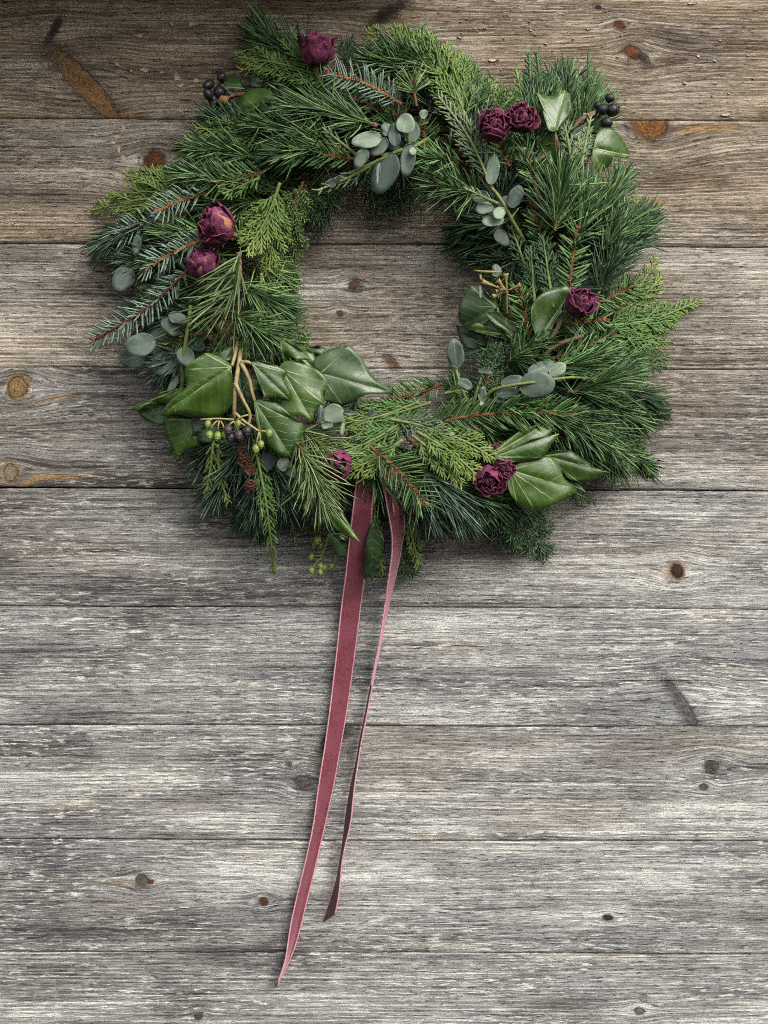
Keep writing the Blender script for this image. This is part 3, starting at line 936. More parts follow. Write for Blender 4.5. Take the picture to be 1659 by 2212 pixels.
# ---- pine sprigs seen on top:  x0 y0 x1 y1 bow | layer needle material ...
PINES = [
    (640, 130, 566, 70, 0.0, dict(layer=0.72, nl=90, mat='pine', spread=(26, 12))),
    (860, 120, 905, 95, 0.0, dict(layer=0.7, nl=60, mat='pine')),
    (1345, 560, 1395, 480, 0.0, dict(layer=0.8, nl=78, mat='pine_dark', spread=(28, 12))),
    (1370, 860, 1410, 885, 0.0, dict(layer=0.7, nl=62, mat='pine_dark', spread=(28, 12))),
    (1330, 960, 1385, 1000, 0.0, dict(layer=0.65, nl=66, mat='pine', spread=(30, 14))),
    (705, 175, 572, 88, 0.06, dict(layer=0.75, nl=100, mat='pine', spread=(34, 14), label='pine tuft pointing to the upper left beside the topmost rose')),
    (815, 272, 640, 232, 0.03, dict(layer=1.08, nl=96, mat='pine', twig='bark', spread=(34, 16))),
    (740, 322, 560, 270, 0.05, dict(layer=1.0, nl=80, mat='pine', spread=(42, 20))),
    (700, 320, 600, 330, 0.0, dict(layer=1.1, nl=74, mat='pine')),
    (900, 230, 892, 182, 0.0, dict(layer=1.22, nl=54, mat='pine_light', n=60, spread=(70, 40), start=0.6)),
    (960, 170, 850, 115, 0.05, dict(layer=0.9, nl=72, mat='pine')),
    (880, 150, 800, 130, 0.05, dict(layer=0.9, nl=70, mat='pine')),
    (560, 345, 420, 322, 0.05, dict(layer=0.85, nl=72, mat='pine', spread=(45, 24))),
    (590, 300, 470, 262, 0.02, dict(layer=0.8, nl=72, mat='pine_dark')),
    (540, 395, 400, 378, 0.03, dict(layer=0.95, nl=66, mat='pine')),
    (360, 470, 235, 515, 0.05, dict(layer=0.6, nl=84, mat='pine_blue', spread=(36, 20), bias=(-0.4, 0.9, 0.35))),
    (380, 560, 270, 560, 0.0, dict(layer=0.6, nl=62, mat='pine_dark', bias=(0, 1, 0.3))),
    (516, 545, 486, 668, -0.12, dict(layer=1.28, nl=116, mat='pine_light', twig='bark', n=74, spread=(66, 44), bias=(-1.0, 0.2, 0.85), wid=1.9, label='pale long needled pine sprig with a bare grey twig')),
    (500, 672, 572, 717, 0.05, dict(layer=1.2, nl=82, mat='pine', n=90, label='pine sprig with a short rusty red twig above the ivy')),
    (520, 610, 606, 660, 0.06, dict(layer=1.1, nl=84, mat='pine', spread=(50, 26))),
    (545, 560, 606, 604, 0.0, dict(layer=0.9, nl=60, mat='juniper')),
    (560, 700, 610, 742, 0.0, dict(layer=1.0, nl=72, mat='pine')),
    # lower left, hanging
    (530, 960, 462, 1062, -0.05, dict(layer=0.75, nl=84, mat='pine_blue', spread=(40, 22))),
    (560, 985, 560, 1105, 0.0, dict(layer=0.8, nl=88, mat='pine_blue', spread=(38, 16))),
    (585, 990, 618, 1080, 0.0, dict(layer=0.75, nl=86, mat='pine_blue', spread=(36, 18))),
    (495, 930, 440, 990, 0.0, dict(layer=0.6, nl=70, mat='pine_blue')),
    (540, 1060, 556, 1130, 0.0, dict(layer=0.7, nl=62, mat='pine_dark')),
    (640, 955, 690, 1078, -0.06, dict(layer=1.25, nl=88, mat='pine_light', n=165, spread=(52, 30), label='bright pine sprig hanging left of the ribbon')),
    (640, 925, 722, 985, -0.04, dict(layer=1.1, nl=76, mat='pine_light', n=100)),
    # bottom
    (905, 1010, 1000, 1105, -0.05, dict(layer=1.0, nl=100, mat='pine_blue', spread=(38, 16), bias=(0.0, 1, 0.42), label='blue green pine sprig hanging right of the ribbon')),
    (880, 1020, 930, 1100, 0.0, dict(layer=0.9, nl=96, mat='pine_blue', spread=(32, 14), bias=(-0.1, 1, 0.3))),
    (990, 1050, 1060, 1090, 0.0, dict(layer=0.8, nl=76, mat='pine')),
    (1060, 1060, 1130, 1090, 0.0, dict(layer=0.6, nl=62, mat='pine_dark')),
    # right, lower
    (1225, 848, 1335, 815, 0.04, dict(layer=1.1, nl=92, mat='pine', spread=(40, 22), label='pine sprig with a red twig right of the eucalyptus leaves')),
    (1240, 880, 1330, 1000, -0.10, dict(layer=0.95, nl=84, mat='pine', spread=(46, 26))),
    (1180, 900, 1300, 960, -0.05, dict(layer=1.05, nl=76, mat='pine')),
    (1270, 860, 1375, 905, 0.0, dict(layer=0.8, nl=84, mat='pine', spread=(36, 18))),
    (1290, 830, 1390, 855, 0.0, dict(layer=0.75, nl=80, mat='pine_dark', spread=(34, 18))),
    (1220, 960, 1320, 975, 0.05, dict(layer=0.8, nl=78, mat='pine_dark')),
    (1170, 800, 1290, 770, 0.04, dict(layer=1.05, nl=80, mat='pine', spread=(42, 22))),
    (1230, 790, 1345, 790, 0.02, dict(layer=0.95, nl=82, mat='pine', spread=(38, 18))),
    (1100, 780, 1160, 740, 0.0, dict(layer=1.05, nl=66, mat='pine')),
    (1060, 870, 1150, 880, 0.0, dict(layer=1.05, nl=60, mat='pine')),
    # right, upper
    (1198, 500, 1212, 392, 0.0, dict(layer=1.2, nl=104, mat='pine', n=150, spread=(48, 22), label='large upright pine sprig below the upper right ivy leaves')),
    (1250, 520, 1262, 420, 0.0, dict(layer=1.05, nl=92, mat='pine', spread=(46, 22))),
    (1290, 500, 1335, 400, -0.05, dict(layer=0.9, nl=82, mat='pine', spread=(44, 20))),
    (1320, 590, 1378, 490, -0.04, dict(layer=0.85, nl=82, mat='pine_dark', spread=(40, 18), label='dark pine sprig with a red bud at the upper right edge')),
    (1300, 540, 1362, 470, 0.0, dict(layer=1.0, nl=78, mat='pine', spread=(46, 24))),
    (1290, 640, 1330, 540, 0.0, dict(layer=1.0, nl=76, mat='pine_dark', spread=(42, 22))),
    (1225, 300, 1222, 175, 0.0, dict(layer=0.85, nl=84, mat='pine', spread=(30, 12))),
    (1195, 275, 1200, 175, 0.0, dict(layer=0.75, nl=72, mat='pine_dark', spread=(28, 14))),
    (1250, 290, 1272, 190, 0.0, dict(layer=0.8, nl=92, mat='pine', spread=(34, 16))),
    (1260, 300, 1300, 225, 0.0, dict(layer=0.75, nl=72, mat='pine', spread=(40, 20))),
    (1150, 300, 1155, 210, 0.0, dict(layer=0.8, nl=66, mat='pine_dark', spread=(30, 14))),
    # inner edge
    (1040, 420, 938, 398, 0.0, dict(layer=1.15, nl=78, mat='pine', n=150, spread=(72, 38), label='dense pine sprig at the top of the opening')),
    (1000, 350, 910, 340, 0.0, dict(layer=1.05, nl=60, mat='pine', n=120, spread=(62, 34))),
    (1110, 470, 1010, 490, 0.0, dict(layer=0.75, nl=76, mat='pine_dark', spread=(34, 14))),
    (1100, 520, 1000, 525, 0.0, dict(layer=0.6, nl=70, mat='pine_dark', spread=(36, 14))),
    (1110, 560, 1030, 560, 0.0, dict(layer=0.6, nl=56, mat='pine_dark', spread=(36, 14))),
    (730, 400, 700, 470, 0.0, dict(layer=0.6, nl=56, mat='pine_dark', n=50, spread=(26, 10), wid=1.1)),
]
for x0, y0, x1, y1, b, kw in PINES:
    pine(bow(x0, y0, x1, y1, b), **kw)

FIRS = [
    (1165, 440, 1135, 335, 0.05, dict(layer=1.0, nl=38, mat='fir')),
    (1100, 360, 1075, 300, 0.0, dict(layer=0.95, nl=34, mat='fir')),
    (500, 520, 560, 470, 0.0, dict(layer=0.9, nl=34, mat='fir')),
    (868, 225, 712, 160, 0.06, dict(layer=1.08, nl=38, mat='fir_white', pitch=2.1, wid=1.6, twig='twig_tan', label='striped fir sprig under the topmost rose')),
    (770, 345, 622, 330, 0.02, dict(layer=1.1, nl=42, mat='fir', ang=48)),
    (860, 250, 770, 215, 0.0, dict(layer=0.95, nl=36, mat='fir')),
    (575, 368, 455, 396, -0.05, dict(layer=1.05, nl=44, mat='fir', ang=60)),
    (452, 415, 340, 455, 0.03, dict(layer=0.95, nl=38, mat='fir_white', pitch=2.1, wid=1.6, twig='twig_tan', lift=0.006, label='silvery fir sprig left of the large dried rose')),
    (420, 455, 258, 505, 0.02, dict(layer=0.75, nl=36, mat='fir_white', pitch=2.1, wid=1.6, twig='twig', label='silvery fir sprig tipped with a bud at the left edge')),
    (448, 515, 314, 582, 0.04, dict(layer=0.95, nl=37, mat='fir_white', pitch=2.1, wid=1.6, twig='twig_tan', lift=0.008, label='silvery fir sprig between the two left roses and the eucalyptus')),
    (415, 575, 205, 735, -0.05, dict(layer=0.85, nl=36, mat='fir_white', pitch=2.1, wid=1.6, twig='twig', lift=0.012, label='long fir sprig with a rusty red twig reaching the left edge')),
    (875, 925, 1236, 893, -0.04, dict(layer=1.12, nl=46, mat='fir', ang=58, curve=0.3, wid=1.4, label='long fir sprig with a thin red twig across the lower right')),
    (955, 828, 845, 864, -0.05, dict(layer=0.9, nl=42, mat='fir', ang=64, wid=1.2)),
    (800, 965, 915, 1085, -0.05, dict(layer=1.25, nl=52, mat='fir', ang=62, wid=1.25, label='fir sprig crossing the top of the right ribbon tail')),
    (1268, 662, 1368, 617, 0.03, dict(layer=0.98, nl=34, mat='fir', label='fir sprig right of the lone right rose')),
    (1230, 640, 1247, 495, -0.02, dict(layer=1.1, nl=38, mat='fir', label='upright dark fir sprig above the lone right rose')),
    (1142, 735, 1122, 628, 0.04, dict(layer=1.05, nl=36, mat='fir')),
    (1190, 775, 1322, 722, 0.03, dict(layer=1.0, nl=38, mat='fir')),
    (1200, 700, 1300, 690, 0.0, dict(layer=1.0, nl=34, mat='fir')),
    (1180, 560, 1160, 470, 0.0, dict(layer=0.95, nl=34, mat='fir')),
    (1120, 920, 1230, 950, 0.0, dict(layer=0.95, nl=40, mat='fir', wid=1.4)),
]
for x0, y0, x1, y1, b, kw in FIRS:
    fir(bow(x0, y0, x1, y1, b), **kw)

CYP = [
    (745, 185, 512, 122, 0.04, dict(layer=0.98, mat='cyp', w=0.30, label='cypress spray reaching to the upper left of the topmost rose')),
    (700, 180, 540, 140, 0.04, dict(layer=0.9, mat='cyp', w=0.32)),
    (1000, 215, 790, 68, 0.08, dict(layer=0.95, mat='cyp_bright', w=0.32, label='bright cypress spray at the top of the wreath')),
    (1015, 275, 905, 75, 0.05, dict(layer=1.0, mat='cyp_bright', w=0.34)),
    (1035, 250, 965, 105, 0.05, dict(layer=0.85, mat='cyp', w=0.42)),
    (1060, 400, 945, 205, 0.05, dict(layer=1.2, mat='cyp_pale', w=0.20, sub=5, bare=1, label='thin pale cypress stem above the opening')),
    (670, 285, 420, 276, -0.03, dict(layer=0.92, mat='cyp', w=0.22, label='cypress spray reaching left below the black berries')),
    (610, 330, 440, 300, 0.0, dict(layer=0.85, mat='cyp', w=0.26)),
    (690, 250, 570, 205, 0.0, dict(layer=0.85, mat='cyp_dark', w=0.32)),
    (420, 425, 196, 455, 0.04, dict(layer=0.78, mat='cyp_bright', w=0.26, label='bright cypress spray at the far left tip')),
    (425, 420, 270, 378, 0.03, dict(layer=0.74, mat='cyp_bright', w=0.30)),
    (420, 400, 318, 368, 0.0, dict(layer=0.70, mat='cyp_bright', w=0.32)),
    (560, 385, 480, 420, 0.0, dict(layer=1.1, mat='cyp', w=0.3)),
    (605, 395, 530, 545, -0.05, dict(layer=1.12, mat='cyp_bright', w=0.46, label='drooping cypress spray right of the large dried rose')),
    (600, 420, 580, 590, 0.0, dict(layer=1.08, mat='cyp_bright', w=0.36)),
    (565, 590, 560, 700, 0.0, dict(layer=1.05, mat='cyp', w=0.36)),
    (500, 700, 450, 780, 0.0, dict(layer=0.9, mat='cyp_dark', w=0.3)),
    (530, 690, 520, 790, 0.0, dict(layer=1.0, mat='cyp', w=0.25)),
    # lower left
    (462, 925, 446, 1062, -0.02, dict(layer=0.95, mat='cyp_bright', w=0.14, sub=5, lift=0.006, label='yellowish cypress strand hanging under the ivy')),
    (470, 960, 492, 1085, 0.05, dict(layer=0.9, mat='cyp_bright', w=0.14, sub=5, lift=0.004)),
    (548, 950, 592, 1238, -0.02, dict(layer=1.0, mat='cyp', w=0.085, sub=5, lift=0.01, label='long thin cypress strand hanging lowest at the left')),
    (570, 1000, 602, 1130, 0.02, dict(layer=0.8, mat='cyp', w=0.15, sub=5)),
    (420, 920, 372, 985, 0.0, dict(layer=0.5, mat='cyp_dark', w=0.4)),
    (530, 1080, 505, 1150, 0.0, dict(layer=0.5, mat='cyp_dark', w=0.4)),
    # bottom
    (905, 868, 740, 915, -0.04, dict(layer=1.08, mat='cyp', w=0.40, label='flat cypress spray right of the ivy')),
    (880, 905, 720, 985, -0.04, dict(layer=1.12, mat='cyp', w=0.38)),
    (870, 950, 735, 1025, -0.04, dict(layer=1.14, mat='cyp_bright', w=0.36, label='bright cypress spray above the left ribbon tail')),
    (820, 960, 780, 1040, 0.0, dict(layer=1.1, mat='cyp', w=0.3)),
    (900, 932, 1045, 1042, -0.05, dict(layer=1.22, mat='cyp_bright', w=0.30, label='bright cypress spray beside the lower right rose')),
    (890, 940, 1000, 1050, -0.05, dict(layer=1.18, mat='cyp_bright', w=0.30)),
    (930, 930, 1080, 1000, -0.06, dict(layer=1.18, mat='cyp_bright', w=0.24)),
    (840, 905, 985, 952, -0.05, dict(layer=1.2, mat='cyp_pale', w=0.26)),
    (930, 870, 850, 895, 0.0, dict(layer=1.05, mat='cyp', w=0.4)),
    (960, 850, 1000, 842, 0.0, dict(layer=1.0, mat='cyp', w=0.5)),
    (808, 1070, 828, 1245, 0.03, dict(layer=0.75, mat='cyp', w=0.10, sub=5)),
    (875, 1090, 905, 1225, 0.0, dict(layer=0.7, mat='cyp_bright', w=0.20)),
    (860, 1110, 872, 1240, 0.0, dict(layer=0.5, mat='cyp_dark', w=0.26)),
    (900, 1080, 885, 1150, 0.0, dict(layer=0.6, mat='cyp_dark', w=0.4)),
    # right
    (1330, 712, 1478, 668, 0.05, dict(layer=0.8, mat='cyp', w=0.20, sub=5)),
    (1330, 752, 1452, 738, -0.04, dict(layer=0.8, mat='cyp', w=0.22, sub=5)),
    (1330, 780, 1446, 770, 0.05, dict(layer=0.75, mat='cyp_dark', w=0.20, sub=5)),
    (1345, 690, 1428, 622, 0.05, dict(layer=0.75, mat='cyp_bright', w=0.20, sub=5)),
    (950, 190, 858, 62, 0.05, dict(layer=0.9, mat='cyp_bright', w=0.24)),
    (1010, 240, 990, 110, 0.03, dict(layer=0.85, mat='cyp', w=0.28)),
    (640, 160, 520, 150, 0.03, dict(layer=0.85, mat='cyp_bright', w=0.22)),
    (520, 330, 398, 300, 0.03, dict(layer=0.8, mat='cyp_bright', w=0.20)),
    (1040, 1100, 1110, 1150, 0.0, dict(layer=0.6, mat='cyp', w=0.20)),
    (600, 1090, 640, 1160, 0.0, dict(layer=0.6, mat='cyp', w=0.18)),
    (1300, 705, 1506, 652, 0.06, dict(layer=0.9, mat='cyp', w=0.22, label='cypress spray reaching furthest right')),
    (1330, 670, 1420, 558, 0.05, dict(layer=0.8, mat='cyp_bright', w=0.22, label='yellow tipped cypress spray at the right edge')),
    (1330, 680, 1432, 595, 0.05, dict(layer=0.8, mat='cyp_bright', w=0.26)),
    (1300, 730, 1450, 700, 0.03, dict(layer=0.9, mat='cyp', w=0.34)),
    (1300, 745, 1425, 752, 0.03, dict(layer=0.85, mat='cyp', w=0.34)),
    (1290, 760, 1438, 792, 0.03, dict(layer=0.8, mat='cyp_dark', w=0.24)),
    (1320, 835, 1450, 897, -0.03, dict(layer=0.7, mat='cyp_dark', w=0.16, r=1.3, label='dark cypress tip at the lower right edge')),
    (1340, 900, 1404, 1028, -0.05, dict(layer=0.7, mat='cyp', w=0.12)),
    (1190, 1040, 1285, 1085, 0.0, dict(layer=0.6, mat='cyp_dark', w=0.2)),
    (1195, 665, 1172, 508, 0.0, dict(layer=1.1, mat='cyp_dark', w=0.26, label='dark cypress spray right of the seed pods')),
    (1155, 655, 1146, 530, 0.0, dict(layer=1.05, mat='cyp_dark', w=0.28)),
    (1140, 590, 1104, 490, 0.0, dict(layer=1.0, mat='cyp_dark', w=0.28)),
    (1165, 420, 1120, 330, 0.0, dict(layer=1.0, mat='cyp_dark', w=0.3)),
    (1160, 285, 1143, 114, -0.02, dict(layer=0.8, mat='cyp_dark', w=0.12, r=1.3, label='dark cypress tip standing up at the upper right')),
    (1170, 285, 1160, 114, 0.02, dict(layer=0.78, mat='cyp_dark', w=0.10, r=1.3)),
    (1140, 270, 1114, 148, 0.0, dict(layer=0.75, mat='cyp', w=0.16)),
    (1235, 350, 1203, 222, 0.03, dict(layer=1.25, mat='cyp_pale', w=0.12, label='pale cypress tip in front of the upper right ivy leaf')),
    (1255, 360, 1277, 248, 0.0, dict(layer=1.2, mat='cyp_pale', w=0.14)),
    (1215, 380, 1255, 300, 0.0, dict(layer=1.15, mat='cyp_pale', w=0.2)),
    (770, 335, 695, 275, 0.0, dict(layer=1.2, mat='cyp_pale', w=0.18, sub=6, gap=8)),
    (815, 350, 684, 412, -0.03, dict(layer=1.22, mat='cyp_pale', w=0.18, sub=6, gap=8, label='thin yellowish cypress tip left of the top eucalyptus')),
    (1075, 440, 1000, 405, 0.0, dict(layer=1.3, mat='cyp_pale', w=0.16, sub=6, gap=8)),
]
for x0, y0, x1, y1, b, kw in CYP:
    spray(bow(x0, y0, x1, y1, b), **kw)

JUN = [
    (655, 392, 622, 520, 0.05, dict(layer=1.0, w=0.42, label='fine juniper spray with a brown twig at the upper left of the opening')),
    (610, 470, 640, 560, 0.0, dict(layer=0.95, w=0.44)),
    (590, 540, 632, 640, 0.0, dict(layer=0.95, w=0.44)),
    (600, 610, 636, 690, 0.0, dict(layer=0.9, w=0.42)),
    (590, 560, 575, 650, 0.0, dict(layer=1.05, w=0.42)),
    (660, 400, 680, 480, 0.0, dict(layer=0.8, w=0.40, mat='spruce')),
    (610, 690, 668, 770, 0.0, dict(layer=1.05, w=0.34)),
    (1085, 275, 1052, 172, 0.0, dict(layer=0.85, w=0.42, label='fine juniper spray above the rose pair')),
    (1100, 270, 1082, 190, 0.0, dict(layer=0.8, w=0.42)),
    (1040, 860, 1078, 748, 0.0, dict(layer=1.05, w=0.40, mat='spruce', label='fine juniper spray beside the right eucalyptus')),
    (740, 160, 752, 90, 0.0, dict(layer=0.7, w=0.40, mat='spruce')),
    (1060, 1090, 1182, 1198, -0.05, dict(layer=0.7, w=0.34, mat='spruce', label='small spruce twig at the lower right edge')),
    (1050, 1080, 1115, 1185, 0.0, dict(layer=0.65, w=0.34, mat='spruce')),
    (1090, 1070, 1185, 1150, 0.0, dict(layer=0.6, w=0.34, mat='spruce')),
    (885, 1160, 882, 1245, 0.0, dict(layer=0.5, w=0.36, mat='spruce')),
    (910, 395, 800, 462, 0.0, dict(layer=0.75, w=0.36, mat='spruce', label='dark spruce twig hanging into the opening')),
    (890, 380, 800, 400, 0.0, dict(layer=0.7, w=0.36, mat='spruce')),
    (760, 370, 700, 430, 0.0, dict(layer=0.7, w=0.38, mat='spruce')),
]
for x0, y0, x1, y1, b, kw in JUN:
    kw = dict(kw)
    sp = kw.get('mat') == 'spruce'
    kw.setdefault('mat', 'juniper')
    spray(bow(x0, y0, x1, y1, b), name='spruce_sprig' if sp else 'juniper_sprig', needle=True, gap=7.5 if not sp else 9, sub=5.0 if not sp else 7.5, ang=42, nlen=4.8 if not sp else 7.0, **kw)


# ------------------------------------------------------------------ broad leaves
def smooth_closed(pts, n):
    p = np.asarray(pts, float)
    k = len(p)
    seg = np.linalg.norm(np.roll(p, -1, 0) - p, axis=1)
    cum = np.concatenate([[0], np.cumsum(seg)])
    out = []
    for s in np.linspace(0, cum[-1], n, endpoint=False):
        i = min(int(np.searchsorted(cum, s, 'right')) - 1, k - 1)
        t = (s - cum[i]) / max(seg[i], 1e-9)
        a, b, c, d = p[(i - 1) % k], p[i], p[(i + 1) % k], p[(i + 2) % k]
        m1, m2 = (c - a) * 0.36, (d - b) * 0.36
        t2, t3 = t * t, t ** 3
        out.append((2 * t3 - 3 * t2 + 1) * b + (t3 - 2 * t2 + t) * m1 + (-2 * t3 + 3 * t2) * c + (t3 - t2) * m2)
    return np.array(out)


def leaf(parent, outline, base, tip, mat, h0, h1, roll=0.0, dome=0.006, wave=0.0025, lobes=None, nr=9, no=72, name='leaf', thick=0.0005, label=None, groove=1.0):
    if groove == 1.0:
        dome *= 0.55
    o = smooth_closed(outline, no)
    bx, by = base
    ax = np.array([tip[0] - bx, tip[1] - by])
    La = np.linalg.norm(ax)
    ax = ax / La
    pr = np.array([-ax[1], ax[0]])
    rel = o - np.array(base)
    u, v = rel @ ax, rel @ pr
    vmax = np.abs(v).max() + 1e-6
    ts = np.concatenate([[0.0], np.linspace(0.10, 1, nr)])
    seed = random.random() * 50
    ph = np.linspace(0, 2 * math.pi, no, endpoint=False)
    lob = lobes if lobes is not None else [tip]
    dirs = [np.array([x - bx, y - by]) / math.hypot(x - bx, y - by) for x, y in lob]

    def hgt(uu, vv, t):
        s = np.clip(uu / La, -0.4, 1)
        h = h0 + (h1 - h0) * s + roll * vv * S + dome * (1 - (vv / vmax) ** 2) * np.sin(np.pi * np.clip(s * 0.8 + 0.2, 0, 1))
        h = h - 0.0008 * np.exp(-(vv / 6) ** 2) * (t > 0) * groove
        return h

    verts, U, Vv, VD = [], [], [], []
    for t in ts:
        n_ = 1 if t == 0 else no
        uu, vv = (u * t, v * t) if t else (np.zeros(1), np.zeros(1))
        h = hgt(uu, vv, t)
        if t:
            h = h + wave * 0.7 * t ** 5 * np.sin(ph * 3 + seed) + wave * 0.3 * t ** 6 * np.sin(ph * 5 + seed * 2)
        h = h + np.abs(wave) * 1.6 * (vnoise(uu * 0.028 + seed, vv * 0.028 + seed, 5) - 0.5) * min(1, t * 1.5)
        h = np.maximum(h, 0.006)
        xy = np.array(base)[None] + uu[:, None] * ax + vv[:, None] * pr
        for (x, y), hh in zip(xy, h):
            verts.append(P(x, y, hh))
        r2 = xy - np.array(base)
        dist = np.full(len(xy), 99.0)
        for dvec in dirs:
            al = r2 @ dvec
            dd = np.abs(r2[:, 0] * dvec[1] - r2[:, 1] * dvec[0])
            dd = np.where(al < 0, 99, dd)
            dist = np.minimum(dist, dd)
        U += list(uu * S)
        Vv += list(vv * S)
        VD += list(np.minimum(dist, 40) * S)
    verts = np.array(verts)
    q, tr = [], []
    for j in range(no):
        tr.append((0, 1 + j, 1 + (j + 1) % no))
    for k in range(nr - 1):
        a = 1 + k * no
        for j in range(no):
            q.append((a + j, a + no + j, a + no + (j + 1) % no, a + (j + 1) % no))
    # orient so that the upper face looks off the wall
    m = MB()
    ar = np.cross(np.append(ax, 0), np.append(rel[no // 4] / (np.linalg.norm(rel[no // 4]) + 1e-9), 0))[2]
    area = np.sum(o[:, 0] * np.roll(o[:, 1], -1) - np.roll(o[:, 0], -1) * o[:, 1])
    if area > 0:
        q = [x[::-1] for x in q]
        tr = [x[::-1] for x in tr]
    m.add(verts, q, tr, lu=np.array(U), lv=np.array(Vv), vd=np.array(VD))
    ob = m.build(name, MAT[mat], parent, verts[0], label=label)
    sol = ob.modifiers.new('thickness', 'SOLIDIFY')
    sol.thickness = thick
    sol.offset = -1
    return ob


def sprig_root(name, stems, mat, label=None):
    """a part whose own mesh is its stems"""
    m = MB()
    for pts, r in stems:
        c = bez([P(*p) for p in pts], 12)
        tube(m, c, np.linspace(r, r * 0.7, 12), 6)
    org = P(*stems[0][0][0])
    return m.build(name, MAT[mat], wreath, org, label=label)


def zp(z, x, y, h):
    (a, b), = zz(z, [(x, y)])
    return (a, b, h)


def zl(parent, z, outline, base, tip, mat, h0, h1, lobes=None, **kw):
    lb = zz(z, lobes) + zz(z, [tip]) if lobes else None
    return leaf(parent, zz(z, outline), zz(z, [base])[0], zz(z, [tip])[0], mat, h0, h1, lobes=lb, **kw)


# --- ivy, lower left
iv = sprig_root('ivy_sprig', [
    ([zp('D', 720, 300, 0.062), zp('D', 710, 385, 0.078), zp('D', 690, 520, 0.088), zp('D', 683, 700, 0.080)], 0.0022),
    ([zp('D', 700, 260, 0.062), zp('D', 690, 330, 0.075), zp('D', 672, 400, 0.083)], 0.0019),
    ([zp('D', 720, 380, 0.082), zp('D', 760, 380, 0.084), zp('D', 790, 400, 0.083)], 0.0016),
    ([zp('D', 722, 385, 0.082), zp('D', 765, 470, 0.085), zp('D', 780, 540, 0.085), zp('D', 797, 595, 0.083)], 0.0019),
    ([zp('D', 693, 500, 0.090), zp('D', 735, 590, 0.089), zp('D', 770, 665, 0.085), zp('D', 755, 740, 0.083)], 0.0016),
    ([zp('D', 690, 655, 0.088), zp('D', 740, 700, 0.088), zp('D', 820, 755, 0.086)], 0.0014),
    ([zp('D', 660, 300, 0.06), zp('D', 670, 250, 0.068), zp('D', 700, 255, 0.065)], 0.0016),
], 'stem_tan', label='ivy sprig with large green leaves and hanging berries at the lower left')
zl(iv, 'D', [(665, 440), (670, 395), (610, 352), (545, 328), (500, 345), (430, 400), (414, 460), (425, 512), (385, 548), (335, 592), (284, 670), (350, 662), (400, 656), (480, 676), (560, 682), (612, 670), (655, 635), (677, 590), (670, 530)],
   (668, 405), (290, 666), 'ivy_light', 0.080, 0.072, lobes=[(430, 420), (640, 650), (530, 335)], dome=0.012, wave=0.003, roll=0.12)
zl(iv, 'D', [(775, 380), (830, 374), (900, 394), (972, 430), (952, 470), (975, 520), (985, 587), (930, 580), (860, 571), (848, 560), (835, 500), (800, 440)],
   (778, 384), (982, 584), 'ivy', 0.090, 0.086, lobes=[(960, 435), (852, 560)], dome=0.006)
zl(iv, 'D', [(930, 400), (970, 372), (1050, 385), (1130, 418), (1190, 490), (1166, 545), (1170, 602), (1122, 640), (1104, 702), (1060, 672), (950, 672), (925, 622), (870, 576), (900, 500)],
   (945, 420), (1104, 700), 'ivy_light', 0.076, 0.079, lobes=[(1185, 490), (925, 640), (1165, 600)], dome=0.009)
zl(iv, 'D', [(1125, 432), (1118, 362), (1200, 310), (1270, 294), (1312, 296), (1380, 368), (1420, 438), (1472, 492), (1540, 546), (1440, 550), (1380, 562), (1310, 602), (1262, 616), (1190, 592), (1172, 578), (1180, 490)],
   (1150, 440), (1535, 544), 'ivy_grey', 0.070, 0.066, lobes=[(1300, 300), (1270, 610)], dome=0.010, roll=-0.06)
zl(iv, 'D', [(795, 590), (870, 584), (940, 614), (1000, 680), (1066, 726), (1048, 790), (1030, 850), (995, 897), (930, 882), (880, 852), (830, 800), (810, 720)],
   (797, 594), (992, 893), 'ivy', 0.084, 0.078, lobes=[(1060, 728), (835, 800)], dome=0.007)
zl(iv, 'D', [(440, 668), (312, 665), (318, 780), (350, 842), (376, 922), (420, 862), (525, 815), (500, 740), (470, 672)],
   (445, 690), (376, 918), 'ivy', 0.058, 0.052, lobes=[(315, 690), (520, 812)], dome=0.006)
zl(iv, 'D', [(450, 680), (520, 690), (600, 740), (560, 812), (450, 805), (462, 760)], (580, 700), (450, 805), 'ivy_dark', 0.062, 0.060, dome=0.003)
zl(iv, 'D', [(300, 590), (160, 615), (157, 640), (200, 690), (300, 720), (330, 660)], (325, 610), (170, 660), 'ivy_dark', 0.050, 0.040, dome=-0.004)
zl(iv, 'D', [(412, 512), (330, 550), (240, 588), (160, 606), (128, 634), (158, 640), (230, 598), (310, 606), (345, 590), (390, 548)], (405, 520), (130, 634), 'ivy_light', 0.062, 0.046, dome=0.004)
zl(iv, 'D', [(705, 420), (780, 470), (840, 560), (800, 640), (740, 680), (690, 660), (690, 540)], (710, 430), (740, 676), 'ivy_dark', 0.060, 0.058, dome=0.004)
zl(iv, 'D', [(668, 296), (600, 325), (570, 345), (640, 375), (690, 350)], (675, 300), (580, 345), 'ivy', 0.068, 0.070, dome=0.003)
zl(iv, 'D', [(955, 250), (1018, 290), (1050, 320), (1090, 362), (1030, 366), (970, 350), (930, 300)], (945, 262), (1086, 360), 'ivy_light', 0.074, 0.074, dome=0.004)
zl(iv, 'D', [(1000, 300), (1060, 290), (1110, 330), (1135, 385), (1120, 430), (1060, 400), (1020, 372)], (1010, 310), (1120, 420), 'ivy_light', 0.062, 0.064, dome=0.004)
zl(iv, 'D', [(1090, 300), (1140, 292), (1178, 312), (1130, 352), (1105, 335)], (1092, 305), (1172, 314), 'ivy_dark', 0.050, 0.050, dome=0.003)
zl(iv, 'D', [(780, 470), (840, 520), (800, 535), (775, 520)], (790, 475), (800, 533), 'ivy_grey', 0.068, 0.066, dome=0.002)


